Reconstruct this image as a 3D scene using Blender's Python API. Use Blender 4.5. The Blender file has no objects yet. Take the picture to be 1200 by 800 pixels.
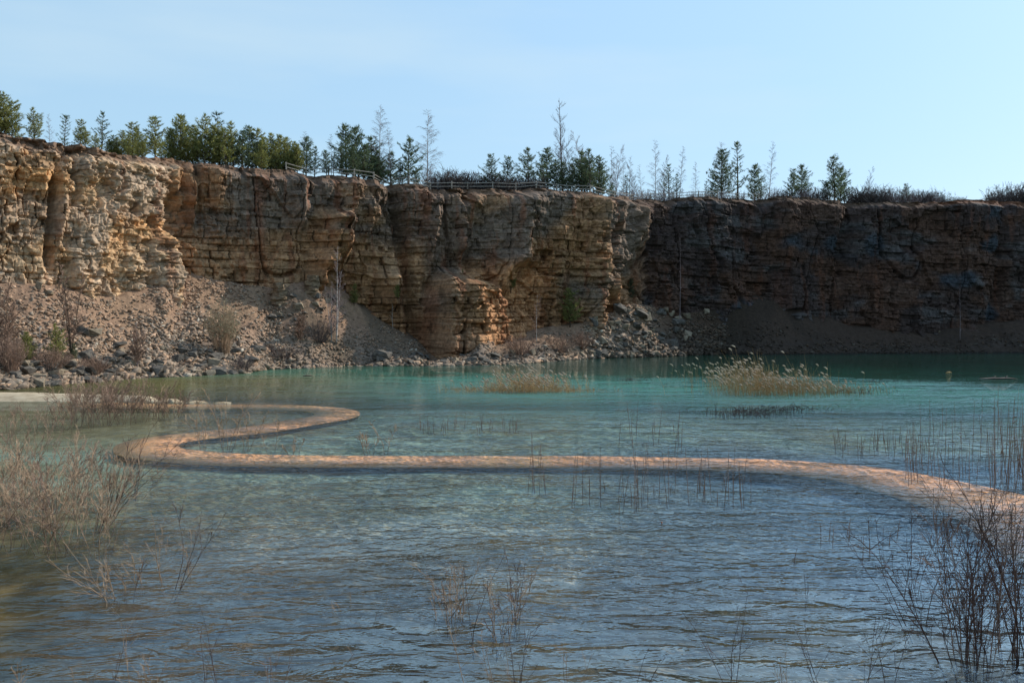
import bpy, bmesh, math, random
import numpy as np
from mathutils import Vector, Matrix

FOC = 1040.0      # focal length of the photo in photo pixels
HC = 4.0          # eye height above the water
HY = 378.0        # horizon row of the photo
SUN_AZ = math.radians(57)
SUN_EL = math.radians(35)

scene = bpy.context.scene
COL = scene.collection
def gp(px, py, z=0.0):
    Y = (HC - z) * FOC / (py - HY)
    return ((px - 600) / FOC * Y, Y, z)
def hz(py, Y): return HC + (HY - py) * Y / FOC

# ------------------------------------------------------------------ noise
def _h(i, j, k, seed):
    i = i.astype(np.int64); j = j.astype(np.int64); k = k.astype(np.int64)
    n = (i * 374761393 + j * 668265263 + k * 2147483647 + seed * 1274126177) & 0xffffffff
    n = ((n ^ (n >> 13)) * 1274126177) & 0xffffffff
    n = ((n ^ (n >> 16)) * 2246822519) & 0xffffffff
    n = n ^ (n >> 15)
    return (n & 0xffffff) / float(0xffffff)
def rnd2(i, j, seed): return _h(np.asarray(i), np.asarray(j), np.zeros_like(np.asarray(i)), seed)
def vn(x, y, seed=0):
    x, y = np.broadcast_arrays(np.asarray(x, float), np.asarray(y, float))
    i = np.floor(x); j = np.floor(y); fx = x - i; fy = y - j
    fx = fx * fx * (3 - 2 * fx); fy = fy * fy * (3 - 2 * fy)
    a = rnd2(i, j, seed); b = rnd2(i + 1, j, seed); c = rnd2(i, j + 1, seed); d = rnd2(i + 1, j + 1, seed)
    return (a * (1 - fx) + b * fx) * (1 - fy) + (c * (1 - fx) + d * fx) * fy
def fbm(x, y, seed=0, o=4):
    t = 0; a = 0.5; s = 0
    for k in range(o):
        t = t + a * vn(np.asarray(x) * 2 ** k, np.asarray(y) * 2 ** k, seed + 17 * k); s += a; a *= .5
    return t / s
def sstep(a, b, x):
    t = np.clip((x - a) / (b - a), 0, 1); return t * t * (3 - 2 * t)

# ------------------------------------------------------------------ materials
def mat(name, rough=0.9):
    m = bpy.data.materials.new(name); m.use_nodes = True
    nt = m.node_tree; b = nt.nodes['Principled BSDF']
    b.inputs['Roughness'].default_value = rough
    b.inputs['Specular IOR Level'].default_value = 0.2
    return m, nt, b
def nd(nt, t, **kw):
    n = nt.nodes.new(t)
    for k, v in kw.items():
        if k in n.inputs: n.inputs[k].default_value = v
        else: setattr(n, k, v)
    return n
def attr_mat(name, nscale=3.0, namp=0.35, bump=0.0, bscale=8.0, rough=0.92, detail=6):
    """colour from the mesh's own colour layer, broken up by procedural noise"""
    m, nt, b = mat(name, rough)
    at = nd(nt, 'ShaderNodeAttribute'); at.attribute_name = 'Col'
    tc = nd(nt, 'ShaderNodeTexCoord')
    no = nd(nt, 'ShaderNodeTexNoise', Scale=nscale, Detail=detail, Roughness=0.65)
    nt.links.new(tc.outputs['Object'], no.inputs['Vector'])
    mr = nd(nt, 'ShaderNodeMapRange'); mr.inputs[1].default_value = .3; mr.inputs[2].default_value = .7
    mr.inputs[3].default_value = 1 - namp; mr.inputs[4].default_value = 1 + namp
    nt.links.new(no.outputs['Fac'], mr.inputs[0])
    mx = nd(nt, 'ShaderNodeVectorMath', operation='SCALE')
    nt.links.new(at.outputs['Color'], mx.inputs[0]); nt.links.new(mr.outputs[0], mx.inputs['Scale'])
    nt.links.new(mx.outputs[0], b.inputs['Base Color'])
    if bump:
        n2 = nd(nt, 'ShaderNodeTexNoise', Scale=bscale, Detail=5.0, Roughness=0.7)
        nt.links.new(tc.outputs['Object'], n2.inputs['Vector'])
        bp = nd(nt, 'ShaderNodeBump', Strength=0.8, Distance=bump)
        nt.links.new(n2.outputs['Fac'], bp.inputs['Height']); nt.links.new(bp.outputs[0], b.inputs['Normal'])
    return m
def noise_mat(name, stops, scale=2.0, detail=6, rough=.9, stretch=(1, 1, 1), bump=0.0):
    m, nt, b = mat(name, rough)
    tc = nd(nt, 'ShaderNodeTexCoord'); mp = nd(nt, 'ShaderNodeMapping'); mp.inputs['Scale'].default_value = stretch
    no = nd(nt, 'ShaderNodeTexNoise', Scale=scale, Detail=detail, Roughness=.65)
    cr = nd(nt, 'ShaderNodeValToRGB')
    el = cr.color_ramp.elements
    el[0].position = stops[0][0]; el[0].color = (*stops[0][1], 1)
    el[1].position = stops[-1][0]; el[1].color = (*stops[-1][1], 1)
    for p, c in stops[1:-1]:
        e = el.new(p); e.color = (*c, 1)
    L = nt.links.new
    L(tc.outputs['Object'], mp.inputs[0]); L(mp.outputs[0], no.inputs['Vector']); L(no.outputs['Fac'], cr.inputs[0])
    L(cr.outputs[0], b.inputs['Base Color'])
    if bump:
        bp = nd(nt, 'ShaderNodeBump', Strength=.7, Distance=bump)
        L(no.outputs['Fac'], bp.inputs['Height']); L(bp.outputs[0], b.inputs['Normal'])
    return m

M_CLIFF = attr_mat('layered limestone', 2.2, .42, .10, 3.5)
M_SCREE = attr_mat('scree soil', 3.0, .35, .10, 5.0)
M_STONE = attr_mat('broken stone', 6.0, .30, .04, 9.0)
M_BOULDER = noise_mat('boulder stone', [(.3, (.04, .036, .032)), (.5, (.105, .092, .078)), (.72, (.22, .19, .15))], 2.4, 7, .9, (1, 1, 1.6), .06)
M_BOULDER_PALE = noise_mat('pale boulder stone', [(.3, (.11, .085, .06)), (.5, (.23, .18, .125)), (.72, (.38, .31, .22))], 2.4, 7, .9, (1, 1, 1.8), .06)
M_LAND = noise_mat('dry plateau ground', [(.3, (.10, .075, .045)), (.6, (.20, .15, .09)), (.8, (.14, .13, .06))], .6, 8, .95, (1, 1, 1), .05)
def leafy(m, amt=.5):
    nt = m.node_tree; b = nt.nodes['Principled BSDF']; out = nt.nodes['Material Output']
    src = b.inputs['Base Color'].links[0].from_socket
    tl = nd(nt, 'ShaderNodeBsdfTranslucent'); mx = nd(nt, 'ShaderNodeMixShader'); mx.inputs[0].default_value = amt
    nt.links.new(src, tl.inputs['Color']); nt.links.new(b.outputs[0], mx.inputs[1]); nt.links.new(tl.outputs[0], mx.inputs[2]); nt.links.new(mx.outputs[0], out.inputs['Surface'])
    return m
M_PINE = [leafy(noise_mat('pine needles dark', [(.35, (.055, .085, .050)), (.65, (.14, .18, .095))], 2.5, 3)),
          leafy(noise_mat('pine needles olive', [(.35, (.13, .15, .045)), (.65, (.33, .32, .11))], 2.5, 3))]
M_BARK = noise_mat('pine bark', [(.3, (.04, .03, .022)), (.7, (.13, .09, .06))], 5, 5)
M_BIRCH = noise_mat('birch bark', [(.35, (.10, .085, .08)), (.5, (.38, .34, .31)), (.75, (.55, .50, .46))], 4, 5, .8, (1, 1, 2.5))
M_TWIGPURPLE = noise_mat('purple grey twigs', [(.3, (.15, .11, .115)), (.7, (.30, .235, .225))], 3, 3)
M_HEDGE = noise_mat('dark bare twigs', [(.3, (.045, .035, .034)), (.7, (.13, .10, .09))], 3, 3)
M_TWIG_PALE = noise_mat('bleached twigs', [(.3, (.15, .092, .055)), (.7, (.44, .315, .21))], 6, 3)
M_TWIG_DARK = noise_mat('dark wet twigs', [(.3, (.035, .021, .018)), (.7, (.15, .088, .07))], 6, 3)
M_TWIG_RED = noise_mat('reddish twigs', [(.3, (.10, .06, .045)), (.7, (.33, .22, .16))], 5, 3)
M_REED = noise_mat('dry reed', [(.3, (.24, .135, .055)), (.7, (.52, .34, .16))], 3, 3)
M_PLUME = noise_mat('reed plume', [(.3, (.34, .22, .14)), (.7, (.66, .50, .36))], 8, 3)
M_GREYGREEN = noise_mat('grey green catkins', [(.3, (.14, .13, .075)), (.7, (.34, .31, .19))], 4, 3)
M_FENCE = noise_mat('weathered rail', [(.3, (.20, .17, .14)), (.7, (.42, .38, .33))], 5, 4)
M_SAND = noise_mat('pale sand', [(.3, (.26, .19, .12)), (.5, (.42, .33, .22)), (.7, (.52, .42, .29))], 1.5, 8, .95, (1, 1, 1), .04)
M_RUST = noise_mat('orange brown scrap', [(.3, (.35, .10, .04)), (.7, (.60, .24, .10))], 6, 3)
M_WOODDARK = noise_mat('soaked beam', [(.3, (.015, .012, .01)), (.7, (.05, .035, .025))], 3, 5)

# planks, board by board tint comes from the mesh
M_PLANK = attr_mat('larch planks', 9.0, .22, .0, 8.0, .7)

# ------------------------------------------------------------------ object helpers
def tag(o, label=None, cat=None, group=None, kind=None):
    if label: o['label'] = label
    if cat: o['category'] = cat
    if group: o['group'] = group
    if kind: o['kind'] = kind
    return o
def empty(name, loc, rz=0):
    o = bpy.data.objects.new(name, None); o.empty_display_size = .3
    o.location = loc; o.rotation_euler = (0, 0, rz); COL.objects.link(o); return o
def link_mesh(name, me, m, parent=None):
    me.materials.append(m) if m and not me.materials else None
    o = bpy.data.objects.new(name, me); COL.objects.link(o); o.parent = parent; return o
def fast_mesh(name, V, Fq, col=None, smooth=False):
    """V (n,3) float, Fq (m,k) int with k constant"""
    me = bpy.data.meshes.new(name)
    V = np.ascontiguousarray(V, dtype=np.float32); Fq = np.ascontiguousarray(Fq, dtype=np.int32)
    k = Fq.shape[1]; m = Fq.shape[0]
    me.vertices.add(len(V)); me.vertices.foreach_set('co', V.ravel())
    me.loops.add(m * k); me.loops.foreach_set('vertex_index', Fq.ravel())
    me.polygons.add(m); me.polygons.foreach_set('loop_start', np.arange(0, m * k, k, dtype=np.int32))
    if smooth: me.polygons.foreach_set('use_smooth', np.ones(m, dtype=bool))
    if col is not None:
        a = me.color_attributes.new('Col', 'FLOAT_COLOR', 'POINT')
        c = np.ones((len(V), 4), dtype=np.float32); c[:, :3] = np.clip(col, 0, 1); a.data.foreach_set('color', c.ravel())
    me.update(calc_edges=True); me.validate()
    return me
def grid_faces(nu, nv):
    i, j = np.meshgrid(np.arange(nu - 1), np.arange(nv - 1), indexing='ij')
    a = (i * nv + j).ravel()
    return np.stack([a, a + nv, a + nv + 1, a + 1], 1)

class MB:
    """collects polygons of one part"""
    def __init__(s): s.v = []; s.f = []
    def tube(s, pts, rad, sides=3, rot=0.0):
        n = len(pts); base = len(s.v)
        for i, p in enumerate(pts):
            p = Vector(p)
            t = (Vector(pts[min(i + 1, n - 1)]) - Vector(pts[max(i - 1, 0)]))
            if t.length < 1e-6: t = Vector((0, 0, 1))
            t.normalize()
            a = t.cross(Vector((.31, .95, .05)));
            if a.length < .05: a = t.cross(Vector((1, 0, 0)))
            a.normalize(); b = t.cross(a)
            for k in range(sides):
                an = 2 * math.pi * k / sides + rot
                s.v.append(tuple(p + (a * math.cos(an) + b * math.sin(an)) * rad[i]))
        for i in range(n - 1):
            for k in range(sides):
                k2 = (k + 1) % sides
                s.f.append((base + i * sides + k, base + i * sides + k2, base + (i + 1) * sides + k2, base + (i + 1) * sides + k))
        s.f.append(tuple(base + k for k in range(sides))[::-1]); s.f.append(tuple(base + (n - 1) * sides + k for k in range(sides)))
    def quad(s, c, u, v):
        b = len(s.v); c = Vector(c)
        s.v += [tuple(c - u - v), tuple(c + u - v), tuple(c + u + v), tuple(c - u + v)]; s.f.append((b, b + 1, b + 2, b + 3))
    def tri(s, a, b_, c):
        b = len(s.v); s.v += [tuple(a), tuple(b_), tuple(c)]; s.f.append((b, b + 1, b + 2))
    def box(s, c, h, rz=0.0):
        b = len(s.v); cs, sn = math.cos(rz), math.sin(rz)
        for dx, dy, dz in ((-1,-1,-1),(1,-1,-1),(1,1,-1),(-1,1,-1),(-1,-1,1),(1,-1,1),(1,1,1),(-1,1,1)):
            x, y = dx * h[0], dy * h[1]
            s.v.append((c[0] + x * cs - y * sn, c[1] + x * sn + y * cs, c[2] + dz * h[2]))
        for q in ((0,3,2,1),(4,5,6,7),(0,1,5,4),(1,2,6,5),(2,3,7,6),(3,0,4,7)): s.f.append(tuple(b + k for k in q))
    def mesh(s, name, m, smooth=False):
        me = bpy.data.meshes.new(name); me.from_pydata(s.v, [], s.f); me.materials.append(m)
        if smooth: me.polygons.foreach_set('use_smooth', [True] * len(me.polygons))
        me.update(); return me
    def build(s, name, m, parent=None, smooth=False):
        o = bpy.data.objects.new(name, s.mesh(name, m, smooth)); COL.objects.link(o); o.parent = parent; return o
def copy_tree(root, loc=None, rz=None, sc=None):
    r = root.copy(); COL.objects.link(r)
    if loc is not None: r.location = loc
    if rz is not None: r.rotation_euler = (0, 0, rz)
    if sc is not None: r.scale = sc if hasattr(sc, '__len__') else (sc,) * 3
    for ch in list(root.children):
        c = ch.copy(); COL.objects.link(c); c.parent = r
        for g in ch.children:
            d = g.copy(); COL.objects.link(d); d.parent = c
    return r

# ================================================================== CLIFF
PXS   = [-420, -200, 0, 50, 100, 150, 196, 207, 260, 300, 350, 400, 470, 550, 600, 650, 702, 738, 760, 800, 900, 1000, 1100, 1200, 1600]
YBASE = [46, 56, 64.5, 66.5, 69, 73, 77.0, 81.0, 83, 84.5, 87, 89.5, 92.5, 95.5, 98, 100, 101.5, 108.5, 111, 113, 119, 122, 124, 126, 130]
pxT = [-420, -200, 0, 50, 75, 100, 150, 190, 235, 300, 350, 400, 430, 470, 500, 530, 600, 650, 700, 720, 760, 800, 850, 900, 950, 1000, 1100, 1150, 1200, 1600]
yT  = [20, 100, 150, 160, 163, 166, 178, 182, 187, 196, 200, 206, 210, 213, 215, 219, 220, 221, 224, 229, 232, 231, 232, 232, 229, 235, 236, 234, 234, 240]
pxS = [-420, -200, 0, 50, 90, 125, 150, 185, 200, 230, 260, 290, 320, 350, 400, 430, 470, 510, 550, 600, 650, 690, 740, 800, 850, 900, 1000, 1100, 1200, 1600]
yS  = [330, 330, 335, 335, 345, 352, 345, 335, 318, 320, 331, 337, 340, 338, 346, 366, 390, 406, 400, 396, 386, 378, 366, 368, 362, 350, 384, 386, 376, 380]
pxW = [-420, -200, 0, 80, 150, 230, 290, 310, 400, 440, 520, 600, 640, 690, 800, 850, 900, 1000, 1200, 1600]
yW  = [480, 470, 457, 450, 444, 440, 437, 433, 429.5, 428.5, 428.5, 427, 424, 420, 417, 414.5, 415, 414, 413, 412]

NU, NV = 2300, 320
px = np.concatenate([np.linspace(-420, -11, 140), np.linspace(-10, 1210, 2010), np.linspace(1213, 1600, 150)])
def smooth_interp(x, xs, ys, w):
    t = sum(np.interp(x + d, xs, ys) for d in np.linspace(-w, w, 7)) / 7
    return t
Yb = smooth_interp(px, PXS, YBASE, 5)
Yt = Yb + 1.6
yt = smooth_interp(px, pxT, yT, 4)
ys_ = smooth_interp(px, pxS, yS, 8)
yw = smooth_interp(px, pxW, yW, 8)
Xb = (px - 600) / FOC * Yb
Xt = (px - 600) / FOC * Yt
ZT = HC + (HY - yt) * Yt / FOC
ZS = np.maximum(HC + (HY - ys_) * Yb / FOC, .4)
# plan normal (toward the lake)
dX = np.gradient(Xb); dY = np.gradient(Yb); ln = np.hypot(dX, dY)
k = np.ones(61) / 61
def sm(a): return np.convolve(np.pad(a, 30, 'edge'), k, 'valid')
nx = sm(dY / ln); ny = sm(-dX / ln); q = np.hypot(nx, ny); nx /= q; ny /= q
S = np.cumsum(ln)
ZT = ZT + .35 * (fbm(S / 2.5, 0 * S, 5, 4) - .5) * 2
v = np.linspace(0, 1, NV)
ZB = -1.0
Zg = ZB + (ZT[:, None] - ZB) * v[None, :]
Sg = np.repeat(S[:, None], NV, 1)
Pg = np.repeat(px[:, None], NV, 1)

def facets(x, y, seed, tilt=.6):
    """angular blocks: nearest jittered cell, each cell a tilted plane"""
    i = np.floor(x); j = np.floor(y); bd = np.full(x.shape, 1e9); b2 = np.full(x.shape, 1e9); val = np.zeros(x.shape); hid = np.zeros(x.shape)
    for di in (-1, 0, 1):
        for dj in (-1, 0, 1):
            ci = i + di; cj = j + dj
            cx = ci + .15 + .7 * rnd2(ci, cj, seed); cy = cj + .15 + .7 * rnd2(ci, cj, seed + 1)
            ddx = x - cx; ddy = y - cy; d = np.maximum(np.abs(ddx), np.abs(ddy)) + .25 * (np.abs(ddx) + np.abs(ddy))
            m = d < bd
            b2 = np.where(m, bd, np.minimum(b2, d))
            hh = rnd2(ci, cj, seed + 2)
            vv = hh - .5 + tilt * (rnd2(ci, cj, seed + 3) - .5) * ddx + tilt * (rnd2(ci, cj, seed + 4) - .5) * ddy
            val = np.where(m, vv, val); hid = np.where(m, hh, hid); bd = np.where(m, d, bd)
    return val, hid, b2 - bd
def ridge_px(c, w, amp, z0, z1, sl=0., drop=1.6, soft=.8):
    """rises slowly from the left, drops off sharply on its right side, which catches the sun"""
    x = (Pg - c - sl * (Zg - 10) - 1.6 * (fbm(Zg / 1.1, Sg / 6, 66, 3) - .5) * 4)
    return amp * np.where(x < 0, np.clip(1 + x / w, 0, 1) ** 1.4, np.clip(1 - x / (drop * 2 + abs(amp) * 9), 0, 1)) * sstep(z0 - soft, z0 + soft, Zg) * (1 - sstep(z1 - soft, z1 + soft, Zg))
def bump_px(c, w, amp, z0=-5, z1=40, sl=0.0, soft=1.5):
    x = (Pg - c - sl * (Zg - 10)) / w
    return amp * np.exp(-x * x) * sstep(z0 - soft, z0 + soft, Zg) * (1 - sstep(z1 - soft, z1 + soft, Zg))
wS = Sg + 1.2 * (fbm(Sg / 3, Zg / 3, 6, 3) - .5); wZ = Zg + 1.2 * (fbm(Sg / 3, Zg / 3, 7, 3) - .5)
D = .9 * (fbm(Sg / 9 , Zg / 14, 3, 3) - .5) * 1.6
f0, f0h, f0e = facets(wS / 5.5, wZ / 9.0, 300, .8)
f1, f1h, f1e = facets(wS / 2.2, wZ / 5.0, 310, .7)
lf0 = 1 - sstep(195, 215, Pg)
D = D * (1 - .75 * lf0) + (1.15 - .85 * lf0) * f0 + (.62 - .05 * lf0) * f1
for a in [(62, 6, -1.9, 8.5, 15.5, 1.2), (82, 6, -1.3, 2, 9, .8), (94, 4, -1.0, 14, 18, 0), (186, 10, .9, -5, 11.5), (200, 5, -1.6, 10, 15.5, .3),
          (172, 5, -.8, 5, 9), (232, 4, -1.0, 13, 22), (258, 12, .6, 14, 22),
          (366, 8, 1.6, -5, 8.3, 0), (326, 9, 1.6, -5, 7.2, 0),
          (410, 10, .7, 14, 25, 1), (455, 14, .7, 3, 9.5, 0), (440, 5, .8, 14, 25), (476, 7, -2.2, 2, 25, -1.6), (548, 7, -1.2, 9, 25, .3),
          (616, 7, -.8, 8, 25), (650, 16, .5, 8, 25),
          (880, 16, -1.2, 8, 25), (925, 16, .8), (985, 8, -1.4, -5, 25, 1.5), (1062, 26, 1.3, -5, 14, 1), (1130, 20, .7, 8, 25), (1172, 7, -1.2, -5, 25, 1), (845, 10, .8, -5, 13)]:
    D += bump_px(*a)
for a in [(222, 14, 1.6, 13.0, 17.2, .5, 1.5), (350, 16, 1.3, 13.5, 18.6, .4, 1.4), (383, 26, 1.9, 9.5, 15.0, 1.0, 2.2), (400, 16, 1.5, 11.0, 15.2, -.6, 1.6), (372, 20, 1.5, 7.5, 11.0, 1.2, 1.6), (428, 14, .9, 13, 17, .8, 1),
          (460, 20, 1.3, 5.5, 9.0, .6, 2.0), (500, 22, 1.0, 9.0, 17.5, 1.6, 1.6), (533, 16, 1.5, 11.5, 17.5, 2.4, 1.6), (603, 42, 2.5, 10.5, 18.2, 1.6, 3.2), (590, 30, 1.6, 7.5, 11.5, 3, 3),
          (652, 24, .8, 6, 15, .5, 1), (706, 40, 1.6, 3, 19, .9, 3.2), (728, 12, 1.5, 13.5, 18.5, 2.5, 3.5), (195, 18, 1.3, -5, 11.8, .4, 1.4), (176, 12, .9, 5, 10, .6, 1.2), (72, 26, .6, 10, 16, .8, 1.5)]:
    D += ridge_px(*a) * (1.4 if 300 < a[0] < 620 else 1)
# the low spur that leans out below the middle of the wall: blunt block, its right flank a ramp
spz = 9.0 + 1.2 * (fbm(Sg / 1.5, 0 * Sg, 44, 3) - .5) - np.clip((Pg - 552) / 60, 0, 1) * 4.5 - np.clip((512 - Pg) / 16, 0, 1) * 3
spd = 6.2 * sstep(494, 510, Pg) * (1 - np.clip((Pg - 540) / 95, 0, 1)) + 1.0 * facets(wS / 1.8, wZ / 1.5, 330, .9)[0] * sstep(494, 510, Pg) * (1 - sstep(600, 640, Pg))
D += spd * (1 - sstep(-1.3, 1.1, Zg - spz))
# soil slope at the lip
soil = sstep(0, 1, (Zg - (ZT[:, None] - .55 - 1.1 * fbm(Sg / 3, 0 * Sg, 9, 3))) / .9)
D -= soil * (.3 + .9 * (Zg - ZT[:, None] + 2.2).clip(0, 3) / 2)

# strata
rng = np.random.RandomState(4)
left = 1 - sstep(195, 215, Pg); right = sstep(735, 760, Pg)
zw = Zg + .25 * (fbm(Sg / 14, Zg / 30, 21, 3) - .5) * 2 + right * .045 * (Sg - 150)
def strata(zw, Sg, th0, th1, b0, b1, seed, missing=0.0, zmin=-12.0, zmax=34.0):
    r = np.random.RandomState(seed)
    b = np.cumsum(r.uniform(th0, th1, 800)) + zmin
    li = np.searchsorted(b, zw)
    lo = np.r_[zmin, b][li]; hi = b[li]
    fz = (zw - lo) / (hi - lo)
    L = r.uniform(b0, b1, 801)[li]; off = r.uniform(0, 40, 801)[li]
    u = (Sg + .35 * vn(Sg / .9, zw / .7, seed + 3)) / L + off
    bi = np.floor(u); fu = u - bi
    hsh = rnd2(li, bi, seed)
    h2 = rnd2(li, bi, seed + 71)
    lay = r.uniform(0, 1, 801)[li]
    groove = np.minimum(np.minimum(fz, 1 - fz) * (hi - lo), np.minimum(fu, 1 - fu) * L)
    return li, lay, hsh, h2, groove, fz, np.minimum(fu, 1 - fu) * L
li1, lay1, h1, h1b, g1, fz1, gu1 = strata(zw, Sg, .5, 1.5, 1.0, 3.6, 11)
li2, lay2, h2_, h2b, g2, fz2, gu2 = strata(zw + .2, Sg, .18, .48, .35, 1.3, 12)
rough_amt = .75 + .6 * left - .25 * right + .6 * (fbm(Sg / 6, Zg / 6, 31, 2) - .5)
f2, f2h, f2e = facets(Sg / .78 + .25 * vn(Sg / 2, Zg / 2, 345), Zg / .95 + .25 * vn(Sg / 2, Zg / 2, 346), 340, .55)
f3, f3h, f3e = facets(Sg / .42, Zg / .30, 350, .8)
f4, f4h, f4e = facets(Sg / 1.5 + .3 * vn(Sg / 4, Zg / 4, 365), Zg / 2.6 + .3 * vn(Sg / 4, Zg / 4, 366), 360, .5)
upper = sstep(11, 16, Zg)
bmask = (1 - left) * (1 - right) * (1 - sstep(10.5, 13.5, Zg + 1.5 * (fbm(Sg / 5, Zg / 5, 37, 2) - .5))) * (1 - sstep(490, 505, Pg))
bedded = .6 * bmask + .45 * left + np.clip((1 - left) * (1 - .6 * upper) + .25, 0, 1) * (.55 + .9 * sstep(.4, .6, fbm(Sg / 8, Zg / 5, 33, 3)))
D += bedded * (.13 * (lay1 - .5) + .30 * (h1 - .5) - .45 * (h1b > .9))
D += (.5 + .5 * bedded) * (.06 * (lay2 - .5) + .17 * (h2_ - .5) - .28 * (h2b > .9) + .2 * (h2b < .06))
D += rough_amt * ((.42 - .12 * left) * f2 + .20 * f3 + .46 * f4) * (1 - .5 * right) * (1 - .72 * bmask) * (.6 + .7 * sstep(.35, .65, fbm(Sg / 4, Zg / 4, 34, 3)))
D -= rough_amt * .6 * (f2h > .92) * sstep(.45, .6, fbm(Sg / 5, Zg / 5, 35, 3))
D -= (.34 * (1 - sstep(.03, .10, gu1)) * (h1b > .35) + .16 * (1 - sstep(.02, .07, gu2)) * (h2b > .45)) * (.35 + .65 * left) * (1 - soil)
D -= .26 * bmask * (1 - sstep(0, .05, fz1)) * (h1 > .25)
D -= .22 * (1 - sstep(0, .09, g1)) * bedded * vn(Sg / 3, Zg, 41) * (1 - soil)
D += .05 * (fbm(Sg / .3, Zg / .3, 51, 3) - .5)
D -= .30 * left * ((f3h > .86) | (f4e < .05)) * sstep(.4, .55, fbm(Sg / 2.5, Zg / 2.5, 36, 3))
# continuous fissures
fr = np.abs(vn(Sg / 5.5 + .4 * vn(Sg / 3, Zg / 4, 61), Zg / 16, 62) - .5)
D -= .7 * (1 - sstep(0, .022, fr)) * (1 - soil) * (1 - .8 * left)
taper = sstep(0, .02, v)[None, :]
X0 = Xb[:, None] + (Xt - Xb)[:, None] * ((Zg - 0) / ZT[:, None])
Y0 = Yb[:, None] + (Yt - Yb)[:, None] * ((Zg - 0) / ZT[:, None])
CX = X0 + nx[:, None] * D; CY = Y0 + ny[:, None] * D
# colours
def mixc(a, b, t): return a * (1 - t[..., None]) + np.array(b) * t[..., None]
c = np.ones(Pg.shape + (3,)) * np.array((.54, .36, .205))
c = mixc(c, (.60, .45, .30), sstep(.5, .75, fbm(Sg / 5, Zg / 2, 71, 4)) * .8)
c = mixc(c, (.50, .27, .11), sstep(.48, .7, fbm(Sg / 4, Zg / 6, 72, 4)) * .8)
lt = rnd2(li1, 0 * li1, 77)
c = mixc(c, (.54, .36, .19), (lt > .7) * .5)
c = mixc(c, (.25, .215, .17), (lt < .25) * .35)
mid = sstep(195, 215, Pg) * (1 - right)
grey = sstep(.42, .62, fbm(Sg / 7, Zg / 6, 73, 4) + .022 * (Zg - 9))
c = mixc(c, (.36, .285, .215), left * sstep(.45, .62, fbm(Sg / 3, Zg / 3, 79, 4)) * .6)
c = c * (1 - .30 * mid[..., None])  # shade on the middle wall is put into its rock colour
c = mixc(c, (.40, .245, .125), bmask * .6)
c = mixc(c, (.115, .100, .086), mid * grey * .8 * (1 - .75 * bmask))
c = mixc(c, (.23, .125, .060), mid * (1 - grey) * .6)
c = mixc(c, (.52, .29, .14), sstep(530, 550, Pg) * (1 - sstep(628, 650, Pg)) * (1 - sstep(9, 11.5, Zg)) * .8)

rc = np.ones_like(c) * np.array((.058, .042, .035))  # right wall: its shade is painted in as darker, colder rock
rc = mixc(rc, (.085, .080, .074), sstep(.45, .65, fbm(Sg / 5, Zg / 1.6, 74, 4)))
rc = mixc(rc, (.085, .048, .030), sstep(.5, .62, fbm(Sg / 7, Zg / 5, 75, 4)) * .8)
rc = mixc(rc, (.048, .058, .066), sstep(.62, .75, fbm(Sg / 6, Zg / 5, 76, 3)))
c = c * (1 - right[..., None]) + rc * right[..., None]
stain = sstep(.60, .8, fbm(Sg / .8, Zg / 9, 78, 3)) * (1 - .6 * right)
c = mixc(c, (.20, .075, .035), stain * .55)
c = c * (.72 + .56 * rnd2(li1, np.floor(h1 * 999), 81) * .5 + .40 * h2_ * .5)[..., None]
c = c * ((.66 + .34 * f2h + .30 * f3h) * (1 - .35 * (f3e < .06)) * (1 - .5 * (gu1 < .05) * (h1b > .35)))[..., None] * (1 - .30 * bedded * (1 - sstep(0, .08, g1)) * sstep(.4, .6, fbm(Sg / 2, Zg, 42, 2)) * (1 - soil))[..., None]   # darker along the open joints
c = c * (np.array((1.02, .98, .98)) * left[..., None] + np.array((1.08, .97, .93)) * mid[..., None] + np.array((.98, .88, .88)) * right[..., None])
so = sstep(.1, .9, soil)
c = mixc(c, (.150, .088, .055), so * (.85 - .0 * right))
c = mixc(c, (.20, .075, .035), so * sstep(1060, 1110, Pg) * (1 - sstep(1190, 1230, Pg)) * .8)
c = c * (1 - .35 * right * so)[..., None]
V = np.stack([CX, CY, Zg], -1).reshape(-1, 3)
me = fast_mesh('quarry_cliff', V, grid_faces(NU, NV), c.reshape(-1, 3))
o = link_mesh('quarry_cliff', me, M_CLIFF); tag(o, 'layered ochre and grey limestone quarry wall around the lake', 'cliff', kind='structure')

# plateau behind the lip
rows = [0, .5, 1.5, 4, 9, 20, 60, 150, 600]
stp = 6
idx = np.arange(0, NU, stp)
pv = []; 
for i in idx:
    for r_i, d in enumerate(rows):
        z = ZT[i] + (-.03 if r_i == 0 else .12 * (random.Random(int(i) * 31 + r_i).random() - .3) if d < 30 else 0)
        sc = 1 + d / Yt[i] * .6
        pv.append((CX[i, -1] * sc, CY[i, -1] + d - .05, z))
me = fast_mesh('plateau_ground', np.array(pv), grid_faces(len(idx), len(rows))[:, ::-1], smooth=True)
o = link_mesh('plateau_ground', me, M_LAND); tag(o, 'dry grassy ground on top of the quarry wall', 'ground', kind='structure')

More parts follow.
